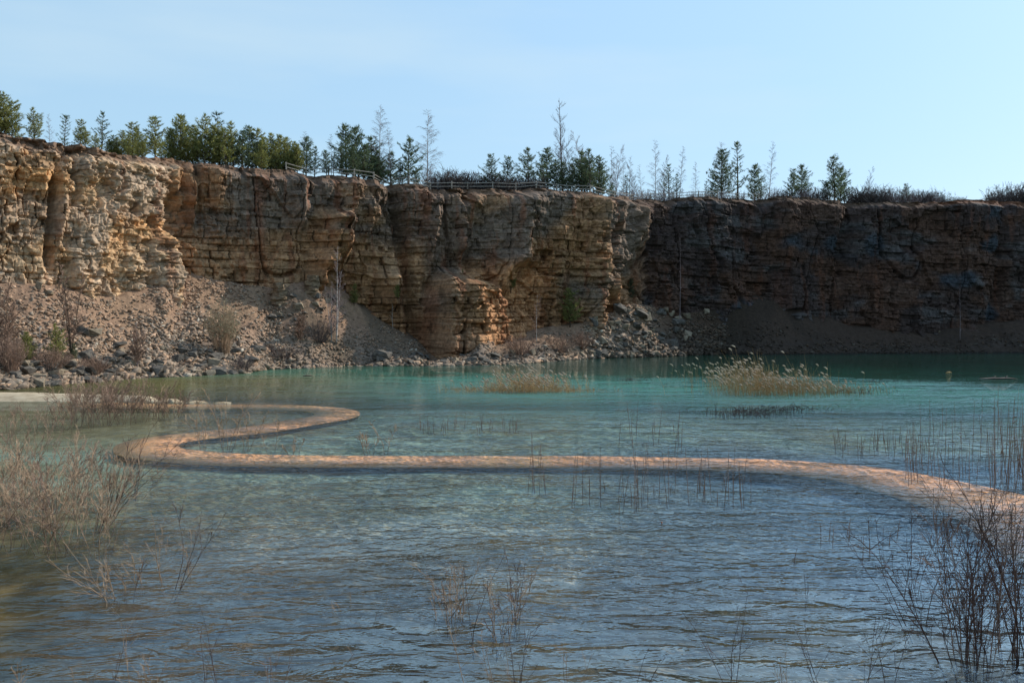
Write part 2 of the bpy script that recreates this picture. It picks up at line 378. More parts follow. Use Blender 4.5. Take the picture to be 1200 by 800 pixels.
# ================================================================== SCREE
NS, NT = 1500, 90
spx = np.linspace(-420, 1600, NS)
sXb = np.interp(spx, px, Xb); sYb = np.interp(spx, px, Yb)
sZS = np.interp(spx, px, ZS); syw = np.interp(spx, px, yw)
sYw = HC * FOC / (syw - HY); sXw = (spx - 600) / FOC * sYw
snx = np.interp(spx, px, nx); sny = np.interp(spx, px, ny)
sS = np.interp(spx, px, S)
t = np.linspace(-.25, 1.5, NT)
T = np.repeat(t[None, :], NS, 0); SP = np.repeat(spx[:, None], NT, 1); SS = np.repeat(sS[:, None], NT, 1)
SX = sXb[:, None] + (sXw - sXb)[:, None] * T; SY = sYb[:, None] + (sYw - sYb)[:, None] * T
prof = np.where(T < 0, 1 - .5 * T, np.where(T <= 1, (1 - T) - .10 * np.sin(np.pi * T.clip(0, 1)), -(T - 1) * .8))
SZ = sZS[:, None] * prof
SZ = np.where(T > 1, -(T - 1) * np.maximum(sZS[:, None], 2.5) * .8, SZ)
env = sstep(-.1, .1, T) * (1 - sstep(.85, 1.0, T))
SZ += env * 1.5 * (fbm(SX / 5, SY / 5, 91, 3) - .5) + env * .5 * (fbm(SX / 1.2, SY / 1.2, 92, 3) - .5)
SZ += .22 * (fbm(SX / .5, SY / .5, 93, 3) - .5)
def mound(cx, w, t0, tw, h): return h * np.exp(-((SP - cx) / w) ** 2) * np.exp(-((T - t0) / tw) ** 2)
SZ += mound(748, 30, .35, .40, 2.6) + mound(720, 30, .6, .3, .8) + mound(565, 14, .35, .4, 1.8) + mound(365, 30, .15, .3, 1.0) - mound(400, 40, .7, .25, .8) - mound(505, 18, .3, .5, .8)
SZ += mound(640, 25, .3, .4, .9)
cc = np.ones(SP.shape + (3,)) * np.array((.25, .155, .100))
gz = sstep(.30, .75, T + .5 * (fbm(SX / 6, SY / 6, 94, 3) - .5))
cc = mixc(cc, (.20, .155, .12), gz * .85)
cc = mixc(cc, (.27, .17, .10), sstep(.5, .7, fbm(SX / 3, SY / 3, 95, 4)) * .5)
cc = mixc(cc, (.10, .075, .05), sstep(.5, .65, fbm(SX / 4, SY / 4, 96, 4)) * .7 * sstep(300, 360, SP))
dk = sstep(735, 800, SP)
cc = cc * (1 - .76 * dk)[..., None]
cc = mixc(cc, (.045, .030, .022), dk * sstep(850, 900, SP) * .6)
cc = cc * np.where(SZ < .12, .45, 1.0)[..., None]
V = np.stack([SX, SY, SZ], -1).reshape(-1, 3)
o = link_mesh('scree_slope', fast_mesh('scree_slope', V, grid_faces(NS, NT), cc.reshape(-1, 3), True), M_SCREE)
tag(o, 'brown and grey scree slope between the wall and the water', 'slope', kind='structure')

def scree_at(pxv, tt):
    i = (pxv + 420) / 2020 * (NS - 1); i0 = int(np.clip(i, 0, NS - 2)); fi = i - i0
    j = (tt + .25) / 1.75 * (NT - 1); j0 = int(np.clip(j, 0, NT - 2)); fj = j - j0
    def g(A): return (A[i0, j0] * (1 - fi) + A[i0 + 1, j0] * fi) * (1 - fj) + (A[i0, j0 + 1] * (1 - fi) + A[i0 + 1, j0 + 1] * fi) * fj
    return Vector((g(SX), g(SY), g(SZ)))
def scree_px(pxv, pyv):
    """slope point that shows at this row"""
    best = None
    for tt in np.linspace(0, 1.02, 80):
        p = scree_at(pxv, tt); r = HY + (HC - p.z) * FOC / p.y
        if best is None or abs(r - pyv) < best[0]: best = (abs(r - pyv), p)
    return best[1]

# loose stones nobody could count: one object
rng = np.random.RandomState(7)
cube = np.array([(-1,-1,-1),(1,-1,-1),(1,1,-1),(-1,1,-1),(-1,-1,1),(1,-1,1),(1,1,1),(-1,1,1)], float)
cf = np.array([(0,3,2,1),(4,5,6,7),(0,1,5,4),(1,2,6,5),(2,3,7,6),(3,0,4,7)])
def stones(n, pxr, trange, szr, power, dark):
    Vs = []; Cs = []
    for _ in range(n):
        p_ = rng.uniform(*pxr); tt = trange[0] + (trange[1] - trange[0]) * rng.rand() ** .8
        if rng.rand() > .25 + .75 * float(fbm(p_ / 25., tt * 5, 88, 3) > .47): continue
        p = scree_at(p_, tt)
        s = szr[0] + (szr[1] - szr[0]) * rng.rand() ** power * (.35 + .65 * min(1, max(tt, .05)))
        sh = cube * (1 + rng.uniform(-.55, .25, (8, 3))) * np.array((1.15, rng.uniform(.4, .8), rng.uniform(.16, .5))) * s * .5
        a, b, cc_ = rng.uniform(0, 6.28), rng.normal(0, .45), rng.normal(0, .45)
        R = np.array(Matrix.Rotation(a, 3, 'Z') @ Matrix.Rotation(b, 3, 'X') @ Matrix.Rotation(cc_, 3, 'Y'))
        Vs.append(sh @ R.T + np.array(p) + (0, 0, s * .06))
        g = rng.uniform(.55, 1.35)
        base = np.array((.25, .19, .14)) if rng.rand() < .30 + .55 * tt else np.array((.34, .225, .15))
        if rng.rand() < .035: base = np.array((.42, .36, .28))
        kk = 1.0
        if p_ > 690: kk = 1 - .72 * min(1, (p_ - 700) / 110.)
        if dark: kk *= dark
        Cs.append(np.repeat((base * g * kk)[None], 8, 0))
    return Vs, Cs
Vs, Cs = [], []
for args in [(23000, (-60, 330), (.0, 1.0), (.12, .70), 2.0, 1), (4500, (300, 480), (.05, 1.0), (.12, .5), 2.5, .8), (4500, (430, 720), (.1, 1.02), (.12, .6), 2.2, .8),
             (4200, (680, 850), (.0, 1.0), (.2, 1.0), 2.0, 1.1), (2500, (840, 1300), (.3, 1.0), (.15, .6), 2.5, .8), (1800, (-60, 840), (.86, 1.03), (.25, .9), 1.6, .9)]:
    a, b = stones(*args); Vs += a; Cs += b
n = len(Vs)
Fs = (cf[None] + (np.arange(n) * 8)[:, None, None]).reshape(-1, 4)
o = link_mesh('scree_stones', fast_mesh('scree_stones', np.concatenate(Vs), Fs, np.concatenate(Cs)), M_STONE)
tag(o, 'countless loose broken stones covering the slopes below the wall', 'stones', kind='stuff')

# ------------------------------------------------------------------ boulders, each a thing
def boulder_mesh(seed, m):
    r = random.Random(seed); bm = bmesh.new()
    for _ in range(11):
        vv = Vector((r.uniform(-1, 1), r.uniform(-1, 1), r.uniform(-1, 1)))
        mx = max(abs(a) for a in vv); vv = vv / mx * r.uniform(.72, 1)
        bm.verts.new(vv)
    bmesh.ops.convex_hull(bm, input=bm.verts)
    for vtx in [x for x in bm.verts if not x.link_faces]: bm.verts.remove(vtx)
    bmesh.ops.bevel(bm, geom=bm.edges[:], offset=.025, segments=1, affect='EDGES', clamp_overlap=True)
    bmesh.ops.recalc_face_normals(bm, faces=bm.faces)
    me = bpy.data.meshes.new('boulder'); bm.to_mesh(me); bm.free(); me.materials.append(m); return me
def stack_mesh(seed, m):
    r = random.Random(seed); bm = bmesh.new(); z = -1.0
    while z < .9:
        h = r.uniform(.18, .42); w = .95 * (1 - .32 * max(0, z)) * r.uniform(.72, 1.0); d = r.uniform(.6, .95); cx, cy = r.gauss(0, .08), r.gauss(0, .08); a = r.gauss(0, .25)
        vs = []
        for dz in (0, 1):
            for k in range(7):
                an = 6.283 * k / 7 + r.uniform(-.25, .25); q_ = r.uniform(.8, 1.1)
                x, y = math.cos(an) * w * q_, math.sin(an) * d * q_
                vs.append(bm.verts.new((cx + x * math.cos(a) - y * math.sin(a), cy + x * math.sin(a) + y * math.cos(a), z + dz * h + r.uniform(-.04, .04))))
        bmesh.ops.convex_hull(bm, input=vs); z += h * .93
    bmesh.ops.recalc_face_normals(bm, faces=bm.faces)
    me = bpy.data.meshes.new('boulder'); bm.to_mesh(me); bm.free(); me.materials.append(m); return me
M_OUT = noise_mat('outcrop stone', [(.3, (.08, .055, .035)), (.5, (.20, .14, .09)), (.72, (.34, .25, .16))], 2.4, 7, .9, (1, 1, 2.5), .06)
STK = [stack_mesh(61, M_OUT), stack_mesh(62, M_OUT)]
BM = [boulder_mesh(i, M_BOULDER) for i in range(7)]; BP = [boulder_mesh(i + 20, M_BOULDER_PALE) for i in range(5)]
br = random.Random(12)
def boulder(pxv, pyv, w, h, label, group=None, pale=False, P=None):
    p = P if P is not None else scree_px(pxv, pyv + h * .3)
    s = p.y / FOC
    o = bpy.data.objects.new('boulder', br.choice(BP if pale else BM)); COL.objects.link(o)
    o.location = (p.x, p.y, p.z + h * s * .22)
    o.scale = (w * s * .5, w * s * br.uniform(.4, .55), h * s * .5)
    o.rotation_euler = (br.uniform(-.25, .25), br.uniform(-.25, .25), br.uniform(0, 6.28) if w < h * 1.6 else br.uniform(-.4, .4))
    tag(o, label, 'boulder', group); return o
singles = [(45, 440, 20, 16, 'round pale boulder with an ochre face at the left waterline', True), (50, 449, 18, 11, 'blue grey dark boulder lowest on the left shore', False),
 (30, 433, 22, 14, 'large dark boulder upper left of the left shore pile', False), (68, 438, 20, 13, 'light grey rounded boulder right of the ochre faced one', True),
 (80, 428, 22, 16, 'brown shaded boulder atop the left shore pile', False), (17, 450, 14, 10, 'dark boulder at the far left waterline', False),
 (110, 388, 20, 13, 'tan square block lying alone on the left scree', True), (95, 387, 14, 14, 'dark brown block beside the tan square block', False),
 (48, 334, 12, 10, 'pale angular block fallen at the foot of the left wall', True), (55, 342, 16, 6, 'flat slab leaning below the pale fallen block', True),
 (326, 343, 25, 26, 'tall blocky outcrop stone standing in the slope top, left of the pair', True), (366, 333, 22, 27, 'stacked looking outcrop block at the slope top, right of the pair', True),
 (350, 357, 13, 9, 'bright white slab among dark blocks beneath the paired outcrops', True), (327, 322, 5, 14, 'thin pale splinter of rock on top of the left outcrop', True),
 (449, 416, 26, 13, 'large dark rounded boulder starting the waterline row', False), (512, 344, 26, 14, 'dark overhanging block crowning the low spur', False),
 (537, 413, 12, 11, 'tall grey block in the waterline row below the spur', False), (580, 416, 17, 8, 'wide flat dark block ending the waterline row', False),
 (752, 368, 22, 12, 'large grey boulder on top of the shaded rubble pile', False), (727, 361, 20, 15, 'rounded dark boulder left of the rubble pile top', False),
 (803, 396, 7, 8, 'small round pale boulder right of the rubble pile', True), (828, 361, 9, 6, 'lone light grey stone in the dark slope', True), (1100, 388, 3, 3, 'tiny bright white stone low in the dark slope', True),
 (183, 430, 20, 9, 'long flat tan slab above the left waterline', True), (150, 420, 16, 8, 'grey tilted slab on the lower left scree', False), (259, 418, 10, 8, 'square grey block near the waterline below the pale willow', False),
 (247, 437, 13, 8, 'dark blue grey boulder touching the water', False)]
for a in singles:
    o = boulder(a[0], a[1], a[2], a[3], a[4], None, a[5])
    if 'outcrop' in a[4] and a[3] > 20: o.data = STK[0 if a[0] < 340 else 1]; o.rotation_euler = (0, 0, .4)
def cluster(n, x0, x1, y0, y1, w0, w1, label, group, pale=.25):
    for _ in range(n):
        w = br.uniform(w0, w1)
        boulder(br.uniform(x0, x1), br.uniform(y0, y1), w, w * br.uniform(.45, .85), label, group, br.random() < pale)
cluster(34, 0, 130, 425, 452, 9, 21, 'grey boulder in the left shore pile at the water', 'boulders of the left shore pile')
cluster(60, 90, 300, 404, 440, 7, 19, 'angular grey block on the lower left scree', 'angular blocks on the lower left scree', .4)
cluster(34, 440, 600, 414, 427, 6, 13, 'dark block in the waterline row below the low spur', 'waterline blocks below the spur', .12)
cluster(16, 315, 400, 345, 385, 6, 12, 'dark block below the paired outcrops', 'blocks below the paired outcrops', .2)
cluster(90, 688, 806, 360, 417, 6, 15, 'grey block of the shaded rubble pile in the corner', 'rubble pile blocks in the corner', .3)
cluster(16, 600, 690, 410, 424, 5, 10, 'small stone block at the brown shore right of the spur', 'shore blocks right of the spur', .4)

# ================================================================== LAKE BED, WATER, SAND
def bed_depth(x, y):
    d = .24 + .38 * sstep(2, 16, x) * sstep(10, 24, y) + 1.6 * sstep(40, 62, y)
    d = d - .08 * (1 - sstep(-9, -3, x)) * (1 - sstep(14, 24, y))
    d = d + .10 * (fbm(x / 2.5, y / 2.5, 101, 3) - .5) + .05 * (fbm(x / .4, y / .4, 102, 3) - .5)
    return d
gx = np.concatenate([np.linspace(-120, -16, 60), np.linspace(-15.5, 15.5, 220), np.linspace(16, 160, 70)])
gy = np.concatenate([np.linspace(-400, -5, 8), np.linspace(-3, 34, 230), np.linspace(34.5, 150, 120)])
GX, GY = np.meshgrid(gx, gy, indexing='ij')
GZ = -bed_depth(GX, GY)
bank = 1 - sstep(.5, 8.2, GY)
GZ = GZ * (1 - bank) + (2.35 + .25 * fbm(GX / 3, GY / 3, 103, 3)) * bank
bc = np.ones(GX.shape + (3,)) * np.array((.46, .41, .30))
bc = mixc(bc, (.085, .060, .020), sstep(.42, .62, fbm(GX / 1.6, GY / 1.2, 104, 4)) * .6)
bc = mixc(bc, (.085, .066, .030), (1 - sstep(-3.5, 1.0, GX)) * (1 - sstep(12.5, 17, GY)) * .9)
bc = mixc(bc, (.15, .13, .09), (1 - sstep(0, 4, GX)) * (1 - sstep(11.5, 15, GY)) * (.5 + .5 * (fbm(GX / 2, GY / 1.2, 107, 3) > .5)) * .75)
lf = (1 - sstep(-7, -3.6, GX + .15 * (GY - 12))) * (1 - sstep(22, 34, GY))
bc = mixc(bc, (.19, .118, .036), lf * .9)
bc = mixc(bc, (.045, .036, .012), lf * sstep(.42, .56, fbm(GX / .5, GY / .6, 105, 4)) * .9)
bc = mixc(bc, (.25, .335, .245), sstep(14, 24, GY + .3 * GX) * .9)
bc = mixc(bc, (.17, .16, .08), sstep(.5, .66, fbm(GX / 4, GY / 5, 108, 4)) * sstep(13, 20, GY) * .7)
bc = mixc(bc, (.06, .14, .24), sstep(-2, 9, GX) * sstep(11, 17, GY + .25 * GX) * (1 - sstep(27, 34, GY)) * .8)  # blue of the reflected sky, painted into the bed colour
bc = mixc(bc, (.13, .21, .18), sstep(34, 48, GY) * .9)
bc = mixc(bc, (.17, .12, .045), (1 - sstep(-14, -6, GX - .12 * (GY - 30))) * sstep(26, 34, GY) * .8)
bc = mixc(bc, (.16, .14, .07), bank)
o = link_mesh('lake_bed', fast_mesh('lake_bed', np.stack([GX, GY, GZ], -1).reshape(-1, 3), grid_faces(len(gx), len(gy)), bc.reshape(-1, 3), True), attr_mat('lake bed mud', 2.0, .45, .03, 4.0, .95))
tag(o, 'muddy lake bed and near bank', 'ground', kind='structure')

# water
def water_material():
    m = bpy.data.materials.new('lake water'); m.use_nodes = True; nt = m.node_tree; nt.nodes.clear(); L = nt.links.new
    out = nd(nt, 'ShaderNodeOutputMaterial')
    geo = nd(nt, 'ShaderNodeNewGeometry'); sep = nd(nt, 'ShaderNodeSeparateXYZ'); L(geo.outputs['Position'], sep.inputs[0])
    def mth(op, a, b=None, c=None, clamp=False):
        n = nd(nt, 'ShaderNodeMath', operation=op); n.use_clamp = clamp
        for i, q in enumerate((a, b, c)):
            if q is None: continue
            if isinstance(q, (int, float)): n.inputs[i].default_value = q
            else: L(q, n.inputs[i])
        return n.outputs[0]
    def rng_(src, a, b, c=0., d=1., smooth=True):
        n = nd(nt, 'ShaderNodeMapRange'); n.interpolation_type = 'SMOOTHSTEP' if smooth else 'LINEAR'
        L(src, n.inputs[0])
        for i, q in enumerate((a, b, c, d)): n.inputs[i + 1].default_value = q
        return n.outputs[0]
    def noise(scale, sx, sy, detail=3., rough=.55, rz=0., dist=0.):
        mp = nd(nt, 'ShaderNodeMapping'); mp.inputs['Scale'].default_value = (sx, sy, 1); mp.inputs['Rotation'].default_value = (0, 0, rz)
        L(geo.outputs['Position'], mp.inputs[0])
        n = nd(nt, 'ShaderNodeTexNoise', Scale=scale, Detail=detail, Roughness=rough, Distortion=dist); L(mp.outputs[0], n.inputs['Vector']); return n.outputs['Fac']
    X, Y = sep.outputs['X'], sep.outputs['Y']
    # ripples
    w1 = noise(1.0, 1.0, 2.3, 3., .5, .06, .8); w2 = noise(1.0, 3.3, 4.2, 2.5, .55, -.12, .4); w4 = noise(1.0, 1.5, 1.35, 2.5, .55, .2, .5); w3 = noise(1.0, 8, 12, 2., .6, .1)
    big = noise(1.0, .06, .10, 2.)
    near = rng_(Y, 11, 24, 1.15, .35)
    # calm water under the far wall, wind line drifts to the right
    edge = mth('ADD', Y, mth('MULTIPLY', mth('SUBTRACT', big, .5), 24.))
    edge = mth('ADD', edge, mth('MULTIPLY', X, .45))
    calm = rng_(mth('ADD', edge, mth('MULTIPLY', noise(1.0, .25, .18, 3.), 14.)), 66, 82, 1., .12)
    leftcalm = mth('MULTIPLY', rng_(mth('ADD', X, mth('MULTIPLY', Y, .32)), -3.4, -.9, .28, 1.), 1.)
    h = mth('ADD', mth('MULTIPLY', w1, near), mth('ADD', mth('MULTIPLY', w2, rng_(Y, 10, 18, .14, 1.0)), mth('MULTIPLY', w4, rng_(Y, 14, 30, 0., 1.5))))
    h = mth('ADD', h, mth('MULTIPLY', w3, .11))
    patch = rng_(noise(1.0, .22, .5, 2.), .35, .65, .55, 1.2)
    amp = mth('MULTIPLY', mth('MULTIPLY', calm, patch), leftcalm)
    h = mth('MULTIPLY', h, amp)
    bp = nd(nt, 'ShaderNodeBump', Strength=1.0, Distance=.19); L(h, bp.inputs['Height'])
    gl = nd(nt, 'ShaderNodeBsdfGlossy', Roughness=.0); vt = nd(nt, 'ShaderNodeCombineXYZ'); L(mth('MULTIPLY', amp, mth('MULTIPLY', rng_(Y, 10, 24, .25, 1.), -.15)), vt.inputs['Y'])
    va = nd(nt, 'ShaderNodeVectorMath', operation='ADD'); L(bp.outputs[0], va.inputs[0]); L(vt.outputs[0], va.inputs[1])
    vnz = nd(nt, 'ShaderNodeVectorMath', operation='NORMALIZE'); L(va.outputs[0], vnz.inputs[0]); L(vnz.outputs[0], gl.inputs['Normal']); gl.inputs['Color'].default_value = (.86, .96, 1, 1)
    fr = nd(nt, 'ShaderNodeFresnel', IOR=1.30); L(rng_(Y, 9, 22, 1.68, 1.34), fr.inputs['IOR']); L(vnz.outputs[0], fr.inputs['Normal'])
    frc = mth('MULTIPLY', fr.outputs[0], rng_(leftcalm, .3, 1., .30, 1., False), clamp=True)
    frc = mth('MULTIPLY', frc, rng_(Y, 9, 26, 1.75, 1.4))
    frc = mth('MINIMUM', frc, .86)
    # body: clear in the shallows, turbid teal in the deep half
    tr = nd(nt, 'ShaderNodeBsdfTransparent'); tr.inputs['Color'].default_value = (.90, .93, .93, 1)
    df = nd(nt, 'ShaderNodeBsdfDiffuse')
    cr = nd(nt, 'ShaderNodeValToRGB'); e = cr.color_ramp.elements
    e[0].position = 0; e[0].color = (.10, .18, .14, 1); e[1].position = 1; e[1].color = (.004, .038, .024, 1)
    for p_, c_ in ((.25, (.080, .215, .17)), (.5, (.040, .155, .105)), (.72, (.012, .080, .052))):
        q_ = e.new(p_); q_.color = (*c_, 1)
    yy = mth('ADD', Y, mth('MULTIPLY', mth('SUBTRACT', big, .5), 26.))
    L(rng_(mth('ADD', yy, mth('MULTIPLY', X, .40)), 22, 105, smooth=False), cr.inputs[0])
    mixl = nd(nt, 'ShaderNodeMix', data_type='RGBA'); L(cr.outputs[0], mixl.inputs['A']); mixl.inputs['B'].default_value = (.115, .105, .040, 1)
    L(mth('MULTIPLY', rng_(mth('ADD', X, mth('MULTIPLY', Y, .20)), -5.0, 9.0, 1., 0.), rng_(Y, 60, 75, 1., .25)), mixl.inputs['Factor'])
    L(mixl.outputs['Result'], df.inputs['Color'])
    turb = rng_(mth('ADD', yy, mth('MULTIPLY', X, .2)), 26, 64, .12, .96)
    turb2 = mth('MULTIPLY', turb, rng_(Y, 22, 52, 0., 1.))
    s1 = nd(nt, 'ShaderNodeMixShader'); L(turb2, s1.inputs[0]); L(tr.outputs[0], s1.inputs[1]); L(df.outputs[0], s1.inputs[2])
    s2 = nd(nt, 'ShaderNodeMixShader'); L(frc, s2.inputs[0]); L(s1.outputs[0], s2.inputs[1]); L(gl.outputs[0], s2.inputs[2])
    L(s2.outputs[0], out.inputs['Surface'])
    return m
me = bpy.data.meshes.new('lake_water'); me.from_pydata([(-130, -2, 0), (160, -2, 0), (160, 134, 0), (-130, 134, 0)], [], [(0, 1, 2, 3)])
o = link_mesh('lake_water', me, water_material()); tag(o, 'rippled turquoise and blue lake water', 'water', kind='structure')

# sand spit at the left
sx_ = np.linspace(-62, -14, 130); sy_ = np.linspace(36, 58, 70)
AX, AY = np.meshgrid(sx_, sy_, indexing='ij')
cy_ = 47.3 - .22 * (AX + 28); hw = np.interp(AX, [-62, -31, -27, -22, -18], [4.5, 3.0, 2.0, 1.0, .2])
AZ = .30 * (1 - ((AY - cy_) / hw) ** 2) + .16 * (fbm(AX, AY, 111, 4) - .5) - .25 * sstep(-20, -15, AX)
AZ = np.maximum(AZ, -1.2)
o = link_mesh('sand_bank', fast_mesh('sand_bank', np.stack([AX, AY, AZ], -1).reshape(-1, 3), grid_faces(130, 70), smooth=True), M_SAND)
tag(o, 'pale sand spit leading to the boardwalk', 'ground', kind='structure')

# ================================================================== BOARDWALK (the path)
cpts = [(1330, 660), (1260, 625), (1200, 598), (1150, 586), (1100, 573), (1050, 561.5), (1000, 552.3), (900, 544), (800, 541), (700, 539.3), (600, 539), (450, 539), (300, 537.5), (237, 534.5), (200, 531), (176, 527.5),
        (172, 520.5), (190, 514.5), (237, 508.5), (300, 502.2), (350, 494), (385, 488.5), (396, 483.8), (385, 479.6), (350, 476.8), (300, 475.2), (202, 475.2), (150, 474.0), (110, 472.5)]
W = [Vector(gp(a, b)) for a, b in cpts]
def catmull(P, n=14):
    out = []
    for i in range(len(P) - 1):
        p0 = P[max(i - 1, 0)]; p1 = P[i]; p2 = P[i + 1]; p3 = P[min(i + 2, len(P) - 1)]
        for k in range(n):
            t_ = k / n
            out.append(.5 * ((2 * p1) + (-p0 + p2) * t_ + (2 * p0 - 5 * p1 + 4 * p2 - p3) * t_ ** 2 + (-p0 + 3 * p1 - 3 * p2 + p3) * t_ ** 3))
    out.append(P[-1]); return out
W = catmull(W)
for _ in range(12):
    W = [W[0]] + [(W[i - 1] + W[i] * 2 + W[i + 1]) / 4 for i in range(1, len(W) - 1)] + [W[-1]]
# resample by arclength into boards
acc = [0]
for a, b in zip(W, W[1:]): acc.append(acc[-1] + (b - a).length)
bw = .145
nb = int(acc[-1] / bw)
ca = np.array(acc); wx = np.array([p.x for p in W]); wy = np.array([p.y for p in W])
pv, pf, pc = [], [], []
HWD = .98; ztop = -.022
sq = [acc[int(np.argmin(np.abs(wx - gp(a_, b_)[0]) + np.abs(wy - gp(a_, b_)[1])))] for a_, b_ in ((1200, 598), (1000, 552.3), (800, 541))]
def hwid(s_): return float(np.interp(s_, [0, sq[0], sq[1], sq[2]], [1.85, 1.62, 1.28, .98]))
def cen(s): 
    x = np.interp(s, ca, wx); y = np.interp(s, ca, wy); x2 = np.interp(s + .05, ca, wx); y2 = np.interp(s + .05, ca, wy); x1 = np.interp(s - .05, ca, wx); y1 = np.interp(s - .05, ca, wy)
    d = Vector((x2 - x1, y2 - y1)); d.normalize(); return x, y, d
pr = random.Random(5)
for i in range(nb):
    for_ = []
    dz = 0; e = 0
    b0 = len(pv)
    for s in (i * bw, (i + 1) * bw):
        x, y, d = cen(s)
        for side in (-1, 1):
            for z in (ztop - .045, ztop + dz):
                pv.append((x - d.y * side * hwid(s), y + d.x * side * hwid(s), z))
    # order: s0 left bottom, s0 left top, s0 right bottom, right top, s1...
    for q_ in ((1, 3, 7, 5), (0, 1, 5, 4), (2, 6, 7, 3), (0, 4, 6, 2)): pf.append([b0 + k_ for k_ in q_])
    g = pr.uniform(.96, 1.04) * (.85 + .3 * float(vn(i / 9., 0, 121))); base = np.array((.95, .44, .20))
    pc += [base * g] * 8
o = link_mesh('path', fast_mesh('path', np.array(pv), np.array(pf), np.array(pc)), M_PLANK)
tag(o, 'winding orange wooden boardwalk lying just under the water', 'path', kind='structure')
mb = MB()
for off in (-.88, 0, .88):
    pts = []
    for s in np.arange(0, acc[-1], .7):
        x, y, d = cen(s); pts.append((x - d.y * off * hwid(s), y + d.x * off * hwid(s), ztop - .115))
    mb.tube(pts, [.085] * len(pts), 4, math.pi / 4)
for s in np.arange(1, acc[-1], 2.4):
    x, y, d = cen(s)
    for off in (-.8 * hwid(s), .8 * hwid(s)): mb.box((x - d.y * off, y + d.x * off, ztop - .9), (.06, .06, .76), math.atan2(d.y, d.x))
ob = mb.build('support_beams', M_WOODDARK, o)

# ================================================================== FENCE
def lip(pxv, back=.8):
    i = int(np.clip(np.searchsorted(px, pxv), 0, NU - 1))
    y = CY[i, -1] + back; return Vector((CX[i, -1] * y / CY[i, -1], y, ZT[i] + .0))
fr_ = random.Random(3)
fence = empty('fence', lip(640)); tag(fence, 'low weathered two rail fence along the lip of the quarry wall', 'fence')
fpos = []
for pxv in list(range(342, 912, 24)):
    p = lip(pxv + fr_.uniform(-2, 2), .9); fpos.append(p)
base = fence.location
for p in fpos:
    m_ = MB(); q_ = p - base; h = .95 + fr_.uniform(-.06, .06); ln_ = fr_.uniform(-.06, .06)
    m_.tube([q_ - Vector((0, 0, .3)), q_ + Vector((ln_, 0, h))], [.085, .075], 6)
    m_.build('post', M_FENCE, fence)
for zz in (.42, .80):
    for a, b in zip(fpos, fpos[1:]):
        m_ = MB(); m_.tube([a - base + Vector((-.1, -.09, zz + fr_.uniform(-.03, .03))), b - base + Vector((.1, -.09, zz + fr_.uniform(-.03, .03)))], [.045, .04], 5)
        m_.build('rail', M_FENCE, fence)

# ================================================================== TREES
def pine(seed, H, width, sparse, m):
    r = random.Random(seed)
    root = empty('pine_tree', (0, 0, 0))
    tk = MB(); lean = (r.uniform(-.15, .15), r.uniform(-.15, .15))
    pts = [(lean[0] * (k / 6) ** 2, lean[1] * (k / 6) ** 2, H * k / 6 - .2) for k in range(7)]
    tk.tube(pts, [.018 * H * (1 - .88 * k / 6) for k in range(7)], 6)
    cr = MB()
    def tuft(p, d, s):
        for _ in range(6 if sparse < .5 else 5):
            dd = (d + Vector((r.gauss(0, .6), r.gauss(0, .6), r.gauss(.35, .45)))).normalized()
            L_ = s * r.uniform(.7, 1.35); side = dd.cross(Vector((r.gauss(0, 1), r.gauss(0, 1), r.gauss(0, 1)))).normalized() * s * .13
            c0 = p + Vector((r.gauss(0, s * .25), r.gauss(0, s * .25), r.gauss(0, s * .2)))
            cr.tri(c0 - side, c0 + side, c0 + dd * L_)
    z = H * (.10 + .18 * sparse); whorl = 0
    while z < H * .98:
        f = z / H
        n = r.randint(4, 6) if sparse < .6 else r.randint(3, 4)
        a0 = r.uniform(0, 6.28)
        Lb = width * (1 - f) ** .7 * (1.0 if f > .3 else .6 + f * 1.3) * r.uniform(.6, 1.2) + .16
        for k in range(n):
            if r.random() < .12 * (1 + sparse): continue
            a = a0 + 6.28 * k / n + r.uniform(-.35, .35); L_ = Lb * r.uniform(.4, 1.3)
            base_ = Vector((lean[0] * f * f, lean[1] * f * f, z))
            dr = Vector((math.cos(a), math.sin(a), r.uniform(.2, .75)))
            bp_ = [base_ + dr * L_ * t_ + Vector((0, 0, .22 * L_ * t_ * t_)) for t_ in (0, .35, .7, 1)]
            tk.tube(bp_, [.022 * (1 - .7 * t_) + .006 for t_ in (0, .35, .7, 1)], 3)
            nt_ = max(3, int(L_ / (.095 + .06 * sparse)))
            for q_ in range(nt_):
                t_ = .22 + .78 * (q_ + r.random()) / nt_
                p = base_ + dr * L_ * t_ + Vector((0, 0, .22 * L_ * t_ * t_))
                sd = Vector((-dr.y, dr.x, 0)) * r.uniform(-1, 1) * .38 * L_ * (1 - t_ * .5)
                tuft(p + sd, Vector((dr.x, dr.y, .5)), .19 + .03 * (1 - sparse))
        z += H * r.uniform(.036, .064) * (1 + .45 * sparse)
    for _ in range(4): tuft(Vector((lean[0], lean[1], H * .96)), Vector((0, 0, 1)), .26)
    tk.build('trunk', M_BARK, root, True); cr.build('crown', m, root)
    return root
